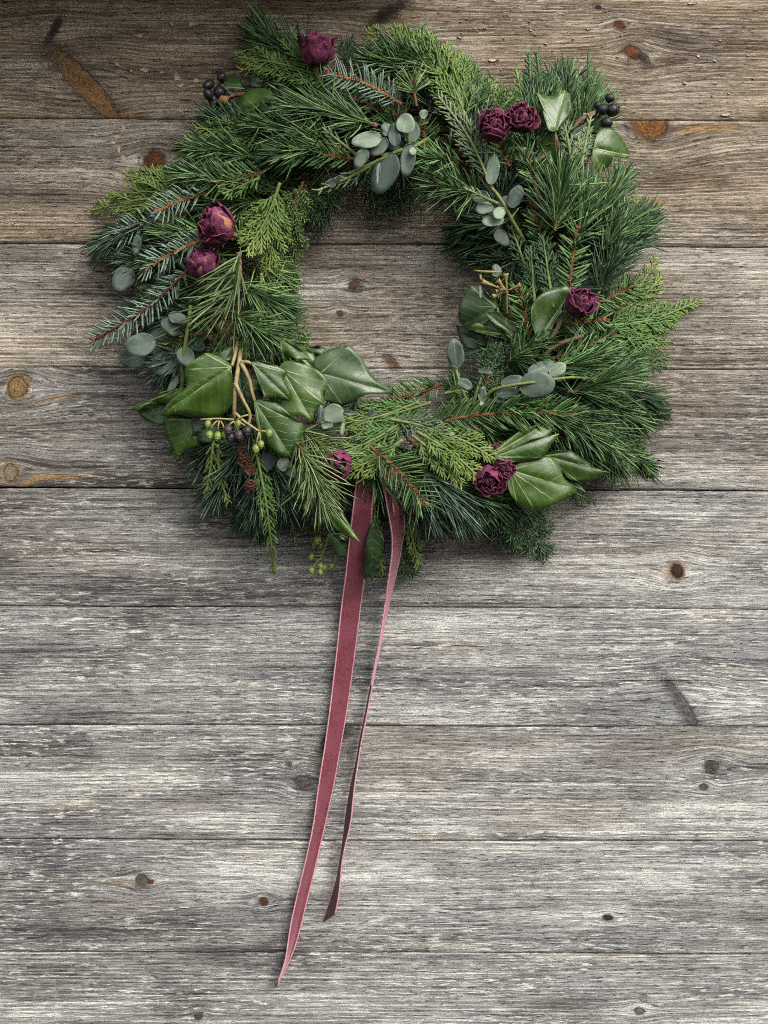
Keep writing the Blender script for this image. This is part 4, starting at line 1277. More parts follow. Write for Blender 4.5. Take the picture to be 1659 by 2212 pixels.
def ellipsoid(m, c, ax, r, ry, nu=10, nv=7, pucker=0.0):
    ax = nrm(ax)
    b = nrm(np.cross(ax, [0.3, -1.0, 0.2]))
    cc = np.cross(ax, b)
    V = [c + ax * ry]
    for i in range(1, nv):
        t = math.pi * i / nv
        for j in range(nu):
            p = 2 * math.pi * j / nu
            rr = r * math.sin(t) * (1 + pucker * random.uniform(-1, 1))
            V.append(c + ax * ry * math.cos(t) + (b * math.cos(p) + cc * math.sin(p)) * rr)
    V.append(c - ax * ry)
    q, tr = [], []
    for j in range(nu):
        tr.append((0, 1 + j, 1 + (j + 1) % nu))
    for i in range(nv - 2):
        a = 1 + i * nu
        for j in range(nu):
            q.append((a + j, a + nu + j, a + nu + (j + 1) % nu, a + (j + 1) % nu))
    a = 1 + (nv - 2) * nu
    for j in range(nu):
        tr.append((a + j, len(V) - 1, a + (j + 1) % nu))
    m.add(V, q, tr)


def berry(parent, x, y, h, r, ry, axis, mat, pucker=0.05):
    """ivy berry: round body, flat crown disc and a small beak at its end"""
    m = MB()
    c = P(x, y, h)
    ax = nrm(np.array(axis, float))
    ellipsoid(m, c, ax, r * S, ry * S, pucker=pucker)
    e = c + ax * ry * S * 0.86
    tube(m, [e - ax * 0.0006, e + ax * 0.0003, e + ax * 0.0005], [r * S * 0.62, r * S * 0.55, r * S * 0.35], 8)
    tube(m, [e, e + ax * 0.0016], [0.0007, 0.0004], 5)
    return m.build('berry', MAT[mat], parent, c)


def zberry(parent, z, x, y, h, r, mat, axis=(0, -0.4, -1), ky=1.2):
    (a, b), = zz(z, [(x, y)])
    k = ZOOMS[z][2] * 1.507
    return berry(parent, a, b, h, r / k, r * ky / k, axis, mat)


for x, y, r, mt in ((550, 771, 21, 'green'), (595, 778, 21, 'green'), (634, 768, 18, 'green'), (542, 712, 17, 'green'), (706, 708, 16, 'green'),
                    (650, 745, 22, 'plum'), (707, 773, 25, 'plum'), (752, 750, 29, 'black'), (665, 785, 22, 'black'),
                    (873, 762, 19, 'green'), (828, 822, 18, 'green'), (803, 846, 21, 'green')):
    zberry(iv, 'D', x, y, 0.088 + random.uniform(-0.002, 0.003), r, mt, axis=(random.uniform(-0.3, 0.3), -0.5, -1), ky=1.18)
m = MB()
for a, b in (((683, 690), (500, 690)), ((600, 690), (550, 745)), ((605, 690), (595, 750)), ((610, 695), (632, 745)), ((570, 690), (545, 700)), ((683, 700), (650, 730)),
             ((685, 705), (705, 750)), ((690, 700), (745, 725)), ((760, 665), (700, 690)), ((820, 755), (868, 758)), ((820, 758), (826, 805)), ((818, 758), (804, 825))):
    p0, p1 = zp('D', *a, 0.088), zp('D', *b, 0.088)
    mid = ((p0[0] + p1[0]) / 2, (p0[1] + p1[1]) / 2 - 2, 0.090)
    tube(m, bez([P(*p0), P(*mid), P(*p1)], 7), 0.0008, 5)
m.build('berry_stalk', MAT['stem_tan'], iv, P(*zp('D', 683, 700, 0.088)))

# --- ivy behind the ribbon, with its own green berries
ivb = sprig_root('ivy_sprig', [([zp('G', 520, 520, 0.03), zp('G', 450, 740, 0.03), zp('G', 405, 880, 0.028)], 0.0016), ([zp('G', 405, 850, 0.028), zp('G', 470, 900, 0.028), zp('G', 500, 920, 0.028)], 0.0009),
                               ([zp('G', 410, 850, 0.028), zp('G', 340, 860, 0.028)], 0.0009), ([zp('G', 405, 870, 0.028), zp('G', 320, 960, 0.028)], 0.0009)], 'stem', label='ivy sprig with green berries below the wreath, behind the ribbon')
zl(ivb, 'G', [(430, 330), (560, 420), (650, 560), (745, 724), (650, 690), (560, 640), (470, 520)], (440, 345), (742, 722), 'ivy_light', 0.064, 0.070, dome=0.004)
zl(ivb, 'G', [(470, 650), (560, 690), (640, 660), (700, 760), (690, 850), (580, 870), (500, 800)], (490, 650), (660, 850), 'ivy_dark', 0.046, 0.036, dome=0.005)
zl(ivb, 'G', [(560, 640), (660, 620), (700, 700), (660, 730), (580, 700)], (570, 650), (690, 715), 'ivy_dark', 0.045, 0.042, dome=0.003)
zl(ivb, 'G', [(860, 540), (930, 580), (965, 700), (955, 850), (900, 960), (862, 1090), (840, 1040), (790, 1060), (790, 900), (820, 700)], (870, 560), (862, 1085), 'ivy_dark', 0.050, 0.040, dome=0.006)
for x, y, r in ((315, 865, 29), (393, 945, 32), (392, 1000, 27), (313, 985, 31), (498, 938, 30), (434, 958, 25), (370, 715, 38), (402, 758, 30), (345, 752, 30), (300, 600, 34), (380, 610, 30)):
    zberry(ivb, 'G', x, y, 0.026 + random.uniform(-0.003, 0.004), r, 'green', axis=(random.uniform(-0.4, 0.5), -0.5, -1), ky=1.15)

# --- ivy at the right of the opening
ivr = sprig_root('ivy_sprig', [([zp('E', 700, 960, 0.06), zp('E', 640, 930, 0.064), zp('E', 690, 880, 0.078)], 0.0022), ([zp('E', 560, 880, 0.05), zp('E', 500, 850, 0.055), zp('E', 470, 700, 0.05)], 0.0016)], 'stem', label='ivy sprig at the right side of the opening')
zl(ivr, 'E', [(472, 690), (440, 655), (372, 578), (318, 580), (275, 640), (258, 665), (246, 745), (262, 795), (312, 832), (400, 790)], (465, 695), (270, 800), 'ivy_grey', 0.048, 0.040, lobes=[(330, 585), (262, 690)], dome=0.008, roll=0.1)
zl(ivr, 'E', [(404, 736), (462, 724), (532, 760), (582, 822), (562, 862), (522, 862), (480, 810), (440, 780)], (560, 850), (408, 736), 'ivy', 0.060, 0.060, dome=0.005)
zl(ivr, 'E', [(312, 826), (352, 782), (380, 808), (440, 798), (500, 850), (450, 862), (380, 845)], (495, 850), (318, 824), 'ivy_light', 0.056, 0.052, dome=0.004)
zl(ivr, 'E', [(690, 884), (668, 790), (666, 700), (700, 640), (770, 592), (850, 580), (897, 605), (850, 662), (832, 722), (792, 792), (752, 880), (712, 896)], (698, 885), (892, 606), 'ivy', 0.080, 0.076, dome=-0.008, roll=-0.10, label='cupped dark green ivy leaf left of the lone right rose')
zl(ivr, 'E', [(240, 800), (320, 840), (480, 860), (560, 900), (420, 950), (290, 930), (250, 860)], (500, 900), (250, 830), 'ivy_dark', 0.036, 0.030, dome=0.003)
zl(ivr, 'E', [(255, 930), (320, 930), (420, 930), (340, 960), (280, 980)], (410, 935), (265, 960), 'ivy_dark', 0.044, 0.036, dome=0.002)

# --- ivy at the upper right
ivt = sprig_root('ivy_sprig', [([zp('B', 1060, 900, 0.06), zp('B', 1020, 780, 0.07), zp('B', 1000, 690, 0.07)], 0.0018), ([zp('B', 1090, 700, 0.05), zp('B', 1170, 630, 0.05), zp('B', 1245, 600, 0.045)], 0.0024)], 'bark', label='ivy sprig with black berries at the upper right')
zl(ivt, 'B', [(905, 500), (945, 516), (1000, 516), (1050, 485), (1086, 510), (1090, 580), (1070, 645), (1010, 705), (972, 700), (952, 640), (932, 570)], (1000, 700), (1060, 490), 'ivy_light', 0.074, 0.066, lobes=[(910, 502)], dome=0.005, label='upright ivy leaf right of the rose pair')
zl(ivt, 'B', [(905, 850), (918, 790), (958, 722), (1000, 690), (1032, 780), (1042, 870), (980, 900), (930, 895)], (1000, 695), (940, 890), 'ivy_light', 0.066, 0.058, dome=0.004)
zl(ivt, 'B', [(1205, 850), (1230, 722), (1270, 685), (1330, 705), (1382, 770), (1416, 842), (1380, 852), (1330, 840), (1310, 882), (1260, 930), (1222, 905)], (1215, 800), (1410, 840), 'ivy_light', 0.054, 0.042, lobes=[(1275, 690), (1255, 925)], dome=0.008, label='bright ivy leaf under the right black berries')
zl(ivt, 'B', [(1090, 720), (1110, 640), (1160, 600), (1240, 600), (1265, 660), (1200, 720), (1150, 760)], (1100, 740), (1250, 640), 'ivy', 0.046, 0.040, dome=0.004)
zl(ivt, 'B', [(810, 810), (850, 790), (900, 830), (900, 930), (850, 940), (815, 880)], (880, 800), (845, 935), 'ivy_dark', 0.058, 0.056, dome=0.004)
zl(ivt, 'B', [(885, 740), (930, 730), (940, 770), (910, 800)], (935, 740), (900, 795), 'ivy', 0.062, 0.060, dome=0.002)
zl(ivt, 'B', [(1110, 760), (1200, 740), (1215, 830), (1150, 870), (1110, 830)], (1120, 850), (1205, 750), 'ivy_light', 0.050, 0.046, dome=0.004)
for x, y, r in ((1316, 596, 35), (1284, 665, 31), (1302, 530, 24), (1262, 592, 29), (1238, 570, 22), (1338, 575, 14)):
    zberry(ivt, 'B', x, y, 0.048 + random.uniform(-0.004, 0.004), r, 'black', axis=(1, -0.5, random.uniform(-0.5, 0.5)), ky=1.0)

# --- ivy at the upper left
ivl = sprig_root('ivy_sprig', [([zp('A', 620, 650, 0.05), zp('A', 480, 640, 0.05), zp('A', 350, 640, 0.045), zp('A', 260, 670, 0.045)], 0.0022), ([zp('A', 330, 640, 0.045), zp('A', 250, 570, 0.045)], 0.0012)], 'bark', label='ivy sprig with black berries at the upper left')
zl(ivl, 'A', [(318, 792), (350, 702), (400, 632), (480, 596), (560, 600), (622, 662), (560, 678), (520, 700), (430, 768), (370, 796)], (615, 660), (330, 785), 'ivy_light', 0.060, 0.046, dome=0.012, label='curled light green ivy leaf beside the left black berries')
zl(ivl, 'A', [(215, 582), (260, 540), (310, 508), (372, 540), (418, 600), (330, 602)], (410, 598), (222, 580), 'ivy', 0.040, 0.036, dome=0.005)
zl(ivl, 'A', [(180, 800), (210, 740), (280, 700), (340, 690), (350, 740), (300, 800), (230, 812)], (345, 700), (190, 800), 'ivy_dark', 0.034, 0.028, dome=0.004)
zl(ivl, 'A', [(430, 500), (470, 460), (530, 470), (560, 540), (500, 590), (440, 570)], (550, 530), (435, 510), 'ivy_dark', 0.042, 0.040, dome=0.003)
zl(ivl, 'A', [(590, 610), (630, 565), (690, 570), (700, 620), (640, 640)], (690, 600), (600, 610), 'ivy_dark', 0.052, 0.050, dome=0.004)
for x, y, r, k in ((165, 572, 33, 1.55), (160, 640, 30, 1.3), (196, 682, 34, 1.35), (235, 626, 42, 1.0), (302, 640, 33, 1.05), (300, 720, 35, 1.05), (250, 520, 32, 1.0), (242, 742, 26, 1.1), (205, 700, 28, 1.1)):
    zberry(ivl, 'A', x, y, 0.046 + random.uniform(-0.006, 0.006), r, random.choice(('black', 'black', 'plum')), axis=(-0.4, -0.6, random.uniform(-1, 1)), ky=k)
m = MB()
tube(m, [P(*zp('A', 240, 690, 0.05)), P(*zp('A', 265, 675, 0.054)), P(*zp('A', 290, 660, 0.05))], [0.003, 0.0042, 0.002], 7)
m.build('berry_stalk', MAT['twig_tan'], ivl, P(*zp('A', 265, 675, 0.05)))

# --- ivy at the lower right
ivq = sprig_root('ivy_sprig', [([zp('F', 700, 640, 0.06), zp('F', 740, 586, 0.07), zp('F', 800, 560, 0.076)], 0.0018), ([zp('F', 800, 650, 0.06), zp('F', 830, 645, 0.066), zp('F', 850, 642, 0.072)], 0.0018)], 'stem', label='fan of four ivy leaves at the lower right')
zl(ivq, 'F', [(738, 588), (800, 520), (880, 462), (920, 445), (970, 430), (1060, 400), (1058, 442), (1020, 492), (920, 522), (840, 540)], (742, 584), (1056, 405), 'ivy_light', 0.074, 0.074, dome=0.006, lobes=[(900, 455)], roll=0.15)
zl(ivq, 'F', [(765, 582), (860, 540), (950, 500), (1030, 482), (1086, 470), (1050, 522), (1010, 582), (930, 607), (840, 607)], (770, 582), (1082, 472), 'ivy', 0.084, 0.080, dome=0.006, lobes=[(1000, 585)], roll=-0.12)
zl(ivq, 'F', [(1008, 575), (1080, 554), (1160, 560), (1220, 600), (1270, 640), (1332, 660), (1270, 690), (1200, 706), (1150, 700), (1110, 660), (1078, 612)], (1014, 578), (1328, 660), 'ivy', 0.064, 0.058, dome=0.007, lobes=[(1160, 562), (1180, 704)])
zl(ivq, 'F', [(830, 690), (850, 640), (920, 600), (1000, 580), (1060, 590), (1092, 640), (1112, 690), (1172, 746), (1130, 782), (1050, 822), (970, 849), (900, 830), (850, 772)], (846, 648), (1168, 746), 'ivy_light', 0.074, 0.070, dome=0.010, lobes=[(1050, 592), (970, 846), (1080, 812), (880, 815)])
zl(ivq, 'F', [(1110, 690), (1165, 700), (1218, 756), (1170, 742), (1120, 730)], (1115, 700), (1214, 754), 'ivy', 0.056, 0.052, dome=0.002)


# ------------------------------------------------------------------ eucalyptus
def euc(parent, x, y, a, b, ang, mat, h, tilt=0.0, roll=0.0):
    """round leaf: centre, half length, half width, heading of its tip (deg, anticlockwise)"""
    ca, sa = math.cos(math.radians(ang)), -math.sin(math.radians(ang))
    pts = []
    for t in np.linspace(0, 2 * math.pi, 20, endpoint=False):
        u, v = a * math.cos(t), b * math.sin(t) * (1 - 0.10 * math.cos(t)) * random.uniform(0.97, 1.03)
        pts.append((x + u * ca - v * sa, y + u * sa + v * ca))
    base = (x - ca * a * 0.93, y - sa * a * 0.93)
    tip = (x + ca * a, y + sa * a)
    return leaf(parent, pts, base, tip, mat, h - tilt, h + tilt, roll=roll, dome=random.uniform(-0.0015, 0.0015), wave=0.0012, nr=6, no=28, thick=0.0004, groove=0.25)


def euc_sprig(label, stems, leaves, hbase):
    root = sprig_root('eucalyptus_sprig', stems, 'stem', label=label)
    for (x, y, a, b, ang, mt, dh) in leaves:
        mat = {'l': 'euc_light', 'm': 'euc', 'd': 'euc_dark'}[mt]
        euc(root, x, y, a, b, ang, mat, hbase + dh, random.uniform(-0.003, 0.004), random.uniform(-0.25, 0.25))
    return root


H = 0.080
euc_sprig('eucalyptus sprig with grey green leaves at the top centre', [
    ([(925, 300, .062), (890, 318, .074), (850, 330, .078), (800, 355, .076), (700, 398, .062)], 0.0019), ([(885, 318, .076), (880, 290, .082), (872, 250, .080)], 0.0014),
    ([(838, 292, .080), (850, 290, .080), (872, 296, .076)], 0.0012), ([(842, 330, .078), (822, 336, .080)], 0.0010), ([(925, 265, .076), (905, 270, .076), (915, 250, .078)], 0.0009)],
    [(888, 284, 24, 20, 80, 'm', -0.002), (851, 316, 16, 9, 160, 'd', -0.004), (868, 300, 16, 13, 70, 'd', -0.003), (836, 279, 15, 13, 120, 'm', -0.002),
     (852, 291, 26, 13, 95, 'd', 0.003), (831, 374, 48, 28, 248, 'd', -0.002), (881, 346, 36, 16, 262, 'm', 0.001), (876, 266, 22, 20, 80, 'l', 0.006),
     (792, 302, 33, 18, 190, 'l', 0.006), (817, 317, 25, 17, 220, 'm', 0.003), (780, 342, 23, 14, 240, 'm', 0.004), (817, 374, 24, 4, 264, 'm', 0.006),
     (892, 326, 9, 8, 250, 'l', 0.005), (915, 246, 10, 9, 60, 'l', 0.004), (716, 396, 12, 10, 230, 'm', -0.006), (732, 386, 8, 7, 20, 'l', -0.004)], H)
euc_sprig('eucalyptus sprig with small leaves at the upper right of the opening', [
    ([(1135, 525, .058), (1108, 480, .072), (1090, 445, .078), (1070, 415, .078), (1050, 396, .076)], 0.0020), ([(1105, 470, .074), (1120, 450, .074)], 0.001), ([(1090, 450, .078), (1072, 450, .08)], 0.001)],
    [(1064, 366, 33, 15, 82, 'm', 0.002), (1114, 424, 26, 16, 66, 'd', 0.001), (1090, 440, 18, 14, 70, 'd', -0.006), (1038, 428, 20, 17, 170, 'm', -0.002),
     (1046, 450, 20, 13, 190, 'l', 0.004), (1065, 475, 24, 14, 190, 'l', 0.002), (1078, 460, 14, 13, 215, 'l', 0.006), (1084, 513, 22, 14, 305, 'd', -0.012),
     (1072, 584, 14, 11, 100, 'm', -0.02), (1038, 630, 14, 4, 95, 'm', -0.018)], H)
euc_sprig('eucalyptus sprig with dusky leaves at the left edge above the ivy', [
    ([(412, 660, .064), (404, 720, .066), (394, 780, .062), (392, 835, .05), (376, 850, .045)], 0.0018), ([(398, 700, .064), (370, 716, .062), (330, 735, .056)], 0.0013), ([(396, 760, .062), (404, 755, .064)], 0.001)],
    [(274, 775, 16, 17, 190, 'd', -0.026), (296, 779, 30, 15, 196, 'd', -0.022), (344, 740, 36, 28, 250, 'd', -0.014), (348, 694, 24, 22, 120, 'd', -0.02),
     (356, 785, 33, 26, 200, 'd', -0.008), (302, 745, 35, 25, 192, 'm', 0.0), (369, 707, 25, 15, 318, 'd', 0.002), (384, 687, 22, 13, 340, 'm', 0.006),
     (402, 771, 24, 18, 300, 'm', 0.003), (426, 745, 18, 14, 320, 'd', -0.004), (374, 830, 22, 8, 240, 'm', -0.012)], 0.062)
euc_sprig('eucalyptus twig with three leaves between the fir sprigs at the left', [
    ([(318, 500, .05), (345, 512, .052), (372, 525, .05)], 0.0012), ([(330, 570, .05), (300, 578, .048), (285, 585, .046)], 0.0010)],
    [(266, 603, 29, 23, 232, 'd', 0.0), (295, 530, 23, 9, 262, 'm', 0.004), (345, 600, 15, 14, 200, 'd', -0.004), (322, 480, 18, 9, 60, 'd', 0.006)], 0.046)
euc_sprig('eucalyptus twig with pale bluish leaves right of the ivy', [
    ([(690, 885, .074), (730, 895, .080), (760, 908, .080), (785, 908, .079), (800, 892, .078)], 0.0012)],
    [(718, 895, 26, 22, 200, 'l', 0.002), (692, 895, 20, 7, 85, 'm', 0.004), (706, 918, 13, 9, 200, 'l', 0.002), (740, 927, 17, 4, 262, 'l', 0.006),
     (756, 892, 18, 5, 175, 'm', 0.006), (801, 890, 11, 6, 62, 'l', 0.004)], 0.082)
euc_sprig('eucalyptus twig with pale round leaves under the lowest ivy leaf', [([(600, 980, .066), (612, 1000, .07), (626, 1015, .066)], 0.001)],
    [(576, 998, 22, 19, 250, 'd', -0.004), (612, 1002, 16, 13, 60, 'l', 0.006), (628, 1018, 16, 12, 300, 'm', 0.0)], 0.070)
euc_sprig('eucalyptus sprig with a large round leaf at the lower right', [
    ([(1010, 875, .06), (1040, 868, .072), (1060, 845, .082), (1100, 833, .088), (1180, 822, .088), (1240, 815, .08), (1305, 822, .068)], 0.0016),
    ([(1010, 870, .06), (1000, 846, .066), (985, 800, .064), (978, 785, .062)], 0.0016), ([(1022, 875, .06), (1030, 845, .066), (1040, 815, .066)], 0.0016)],
    [(1170, 795, 31, 15, 20, 'm', -0.006), (1205, 798, 20, 15, 32, 'l', 0.004), (1206, 812, 16, 12, 20, 'd', -0.006), (1106, 822, 24, 11, 15, 'm', -0.002),
     (1095, 848, 25, 14, 5, 'd', -0.002), (1161, 831, 39, 30, 5, 'm', 0.006), (1042, 851, 16, 8, 80, 'l', 0.006), (1040, 871, 5, 4, 250, 'l', 0.005),
     (1005, 830, 17, 12, 330, 'm', -0.004), (984, 763, 31, 19, 97, 'm', -0.012), (1088, 864, 22, 8, 0, 'd', -0.006), (1064, 874, 16, 12, 340, 'd', -0.010), (1049, 803, 16, 6, 350, 'd', -0.008)], 0.082)


# ------------------------------------------------------------------ dried roses
def rose(x, y, h, r, axis, tans=(), label=None, ruffle=1.0, sep=True, tall=1.0, opened=0.25):
    """crumpled petals wrapped round an axis; tans = angles (deg) of petals bleached tan"""
    c = P(x, y, h)
    R = r * S * 0.86
    a = nrm(np.array(axis, float))
    b = nrm(np.cross(a, [0.2, 0.1, 1.0] if abs(a[2]) < 0.8 else [1.0, 0.1, 0]))
    cc = np.cross(a, b)
    m = MB()
    ellipsoid(m, c - a * R * 0.15, a, R * 0.62, R * 0.85, pucker=0.05)
    root = m.build('dried_rose', MAT['petal'], wreath, c, label=label)
    if sep:
        sm = MB()
        bot = c - a * R * tall * 0.95
        tube(sm, [bot + a * R * 0.25, bot, bot - a * R * 0.9], [R * 0.34, R * 0.2, R * 0.07], 7)
        for k in range(5):
            f = 2 * math.pi * k / 5 + random.random()
            o = b * math.cos(f) + cc * math.sin(f)
            p = bez([bot, bot + o * R * 0.6 + a * R * 0.12, bot + o * R * 1.05 + a * R * random.uniform(-0.1, 0.5)], 6)
            tube(sm, p, np.array([0.16, 0.18, 0.15, 0.11, 0.06, 0.01]) * R, 5, flat=0.3)
        sm.build('sepal', MAT['sepal'], root, bot)
    whorls = [(3, 0.42, 0.98, 1.3), (4, 0.66, 1.0, 1.25), (4, 0.86, 0.93, 1.25), (3, 1.02, 0.80, 1.25), (2, 1.10, 0.62, 1.0)]
    tl = list(tans)
    spin = random.uniform(0, 6.28)
    for wi, (np_, rad, top, half) in enumerate(whorls):
        for k in range(np_):
            f0 = spin * wi + 2 * math.pi * k / np_ + random.uniform(-0.45, 0.45)
            if wi == 3 and tl and k < len(tl):
                f0 = math.radians(tl[k])
            nu, nv = 19, 15
            s1, s2, s3, s4 = [random.uniform(0, 60) for _ in range(4)]
            top_k = top * random.uniform(0.80, 1.15)
            tanv = 1.0 if (wi == 3 and k < len(tl)) else 0.0
            if tanv:
                top_k = 0.98
            op = opened * (wi / 3) * random.uniform(0.3, 1.7)
            v = np.linspace(0, 1, nv)[:, None] * np.ones((1, nu))
            u = np.linspace(-1, 1, nu)[None] * np.ones((nv, 1))
            rag = vnoise(u * 3.1 + s1, u * 0 + s2, 21) - 0.5 + 0.5 * (vnoise(u * 8 + s2, u * 0 + s3, 22) - 0.5)
            vv = v * (1 - 0.20 * u * u + 0.16 * rag)
            lat = np.minimum(-1.25 + vv * (1.25 + 0.95 * top_k), 1.3)
            rr = R * rad * (np.cos(lat * 0.92) * 0.93 + 0.10)
            hh_ = R * tall * 1.02 * np.sin(lat)
            fl = op * np.maximum(0, vv - 0.6) ** 1.5 * 3
            am = ruffle * R * (0.8 if tanv else 1.3)
            cr = 0.16 * (vnoise(u * 1.6 + s1, v * 1.8 + s2, 23) - 0.5) + 0.20 * (vnoise(u * 3.5 + s3, v * 2.2 + s1, 24) - 0.5) * v + 0.10 * (vnoise(u * 7 + s4, v * 6 + s2, 25) - 0.5)
            cr = cr + 0.30 * (vnoise(u * 3.2 + s2, v * 1.2 + s4, 26) - 0.5) * np.maximum(0, v - 0.6) * 2
            rr = rr + am * cr + fl * R * 0.7
            f = f0 + u * half * (0.55 + 0.45 * np.sin(np.pi * np.minimum(vv + 0.12, 0.9))) + 0.12 * v + 0.12 * (vnoise(u * 2 + s4, v * 2 + s3, 27) - 0.5)
            hh_ = hh_ - fl * R * 0.15 + am * 0.12 * (vnoise(u * 3 + s2, v * 2 + s1, 28) - 0.5)
            V = c + a * hh_[..., None] + (b * np.cos(f)[..., None] + cc * np.sin(f)[..., None]) * rr[..., None]
            ed = np.maximum(v, np.abs(u) * 0.93) + 0.5 * (vnoise(u * 6 + s1, v * 6 + s2, 29) - 0.5)
            tn = tanv * np.clip(1.05 - (1.5 * u * u + (2.3 * (v - 0.58)) ** 2), 0, 1)
            gi = np.arange(nu * nv).reshape(nv, nu)
            q = np.stack([gi[:-1, :-1], gi[:-1, 1:], gi[1:, 1:], gi[1:, :-1]], -1).reshape(-1, 4)
            pm = MB()
            pm.add(V.reshape(-1, 3), q, edge=ed.ravel(), tan=tn.ravel())
            po = pm.build('petal', MAT['petal'], root, c, label='petal bleached to tan gold' if tanv else None)
            sol = po.modifiers.new('thickness', 'SOLIDIFY')
            sol.thickness = 0.0006
    return root


def facing(axis, want):
    a = nrm(np.array(axis, float))
    b = nrm(np.cross(a, [0.2, 0.1, 1.0] if abs(a[2]) < 0.8 else [1.0, 0.1, 0]))
    cc = np.cross(a, b)
    w = np.array(want, float)
    return math.degrees(math.atan2(w @ cc, w @ b))


TR4 = facing((-0.75, -0.6, 0.25), (0.55, -0.8, 0.1))
TR5 = facing((-0.1, -0.5, 0.8), (0.25, -1, -0.4))
rose(683, 103, 0.070, 38, (0.0, -0.35, 1), label='dark purple dried rose standing upright at the top of the wreath', tall=1.05, opened=0.6)
rose(1068, 273, 0.092, 31, (0.2, -0.9, 0.5), label='pinkish purple dried rose, left of the pair at the upper right', opened=0.5)
rose(1125, 255, 0.088, 31, (0.35, -1, 0.25), label='dark dried rose with ringed petals, right of the pair at the upper right', opened=0.3)
rose(464, 488, 0.086, 41, (-0.75, -0.6, 0.25), tans=(TR4,), label='large purple dried rose with a tan outer petal at the left', opened=0.2)
rose(436, 567, 0.080, 33, (-0.1, -0.5, 0.8), tans=(TR5,), label='smaller dried rose with a gold petal, below the large left rose', opened=0.2)
rose(1254, 653, 0.088, 32, (0.4, -0.7, 0.5), label='lone magenta dried rose at the right of the wreath', opened=0.4)
rose(731, 1004, 0.079, 30, (-0.3, -0.7, -0.4), label='dried rose half hidden above the left ribbon tail', sep=False)
rose(1056, 1036, 0.078, 31, (0.1, -0.9, -0.4), label='crimson dried rose left of the lower right ivy fan', sep=False, opened=0.4)
rose(1092, 1008, 0.078, 25, (0.5, -0.8, -0.2), label='small crimson dried rose tucked against the lower right ivy leaf', sep=False, opened=0.4)
rose(1083, 976, 0.070, 20, (0.2, -0.8, 0.5), label='dried rosebud between the two upper leaves of the lower right ivy fan', sep=False)


# ------------------------------------------------------------------ small cones and seed pods
def cone(x, y, h, r, axis, label=None):
    c = P(x, y, h)
    a = nrm(np.array(axis, float))
    b = nrm(np.cross(a, [0.3, 0.2, 1.0]))
    cc = np.cross(a, b)
    R = r * S
    core = MB()
    ellipsoid(core, c, a, R * 0.6, R * 0.9)
    root = core.build('cone', MAT['cone'], wreath, c, label=label)
    m = MB()
    for i in range(34):
        t = -0.85 + 1.7 * i / 33
        f = i * 2.39996
        rr = R * math.sqrt(max(0.05, 1 - t * t)) * 0.9
        o = b * math.cos(f) + cc * math.sin(f)
        sd = np.cross(a, o)
        p = c + a * t * R * 1.05
        tipp = p + o * rr + a * R * 0.12
        w = R * 0.30
        nn = nrm(a * 0.9 + o * -0.2)
        V = [p + o * rr * 0.4 - sd * w * 0.6, p + o * rr * 0.4 + sd * w * 0.6, tipp + sd * w, tipp + o * R * 0.16 + nn * 0.0003, tipp - sd * w]
        V2 = [q_ - nn * 0.0007 for q_ in V]
        m.add(V + V2, [(0, 1, 2, 4), (5, 9, 7, 6), (0, 4, 9, 5), (1, 6, 7, 2), (2, 7, 8, 3), (3, 8, 9, 4)], [(4, 2, 3), (9, 8, 7)])
    m.build('scales', MAT['cone'], root, c, smooth=False, stuff=True)


for x, y, r, ax in ((522, 968, 12, (0.2, -0.7, -0.6)), (528, 993, 14, (-0.2, -0.8, -0.5)), (537, 1012, 14, (0.3, -0.8, -0.4)), (541, 1050, 13, (0, -0.7, -0.7)), (478, 682, 16, (-0.5, -0.7, -0.3)), (510, 945, 10, (0, -0.8, -0.5))):
    cone(x, y, 0.074 if y > 800 else 0.078, r, ax)

pods = sprig_root('seed_pods', [([zp('E', 522, 740, .062), zp('E', 520, 660, .074), zp('E', 525, 605, .080)], 0.0016)], 'stem_tan', label='cluster of straw coloured seed pods at the right of the opening')
for (x, y) in ((440, 640), (428, 577), (380, 552), (470, 545), (517, 508), (604, 572), (458, 612), (490, 590)):
    p0, p1 = P(*zp('E', 525, 605, .080)), P(*zp('E', x, y, .084 + random.uniform(-.004, .006)))
    d = p1 - p0
    m = MB()
    tube(m, [p0, p0 + d * 0.3, p0 + d * 0.62, p0 + d * 0.85, p1, p1 - nrm(d) * 0.0008], [0.0007, 0.0008, 0.0010, 0.0020, 0.0026, 0.0010], 8, cap=True)
    m.build('pod', MAT['pod'], pods, p1)
m = MB()
tube(m, bez([P(*zp('E', 335, 492, .07)), P(*zp('E', 410, 497, .074)), P(*zp('E', 490, 500, .074))], 6), [0.0006, 0.0011, 0.0012, 0.0011, 0.0010, 0.0006], 5)
tube(m, bez([P(*zp('E', 372, 508, .07)), P(*zp('E', 376, 535, .074)), P(*zp('E', 386, 555, .076))], 6), 0.0011, 5)
m.build('stalk', MAT['pod'], pods, P(*zp('E', 410, 497, .074)))

# bare stems showing between the sprigs at the right
for pts in ([(1150, 770, .066), (1190, 730, .074), (1215, 690, .074)], [(1160, 780, .066), (1205, 745, .076), (1260, 725, .074)], [(1060, 870, .06), (1030, 880, .062), (1005, 900, .058)], [(1195, 325, .06), (1150, 350, .066), (1135, 330, .066)]):
    m = MB()
    tube(m, bez([P(*p) for p in pts], 10), 0.0018, 6)
    m.build('bare_twig', MAT['bark'], wreath, P(*pts[0]))

# ------------------------------------------------------------------ the ribbon
ribbon = thing('ribbon', 'long dusky burgundy velvet ribbon hanging in two tails from the wreath', 'ribbon', P(800, 1040, 0.06))
W = 41.0


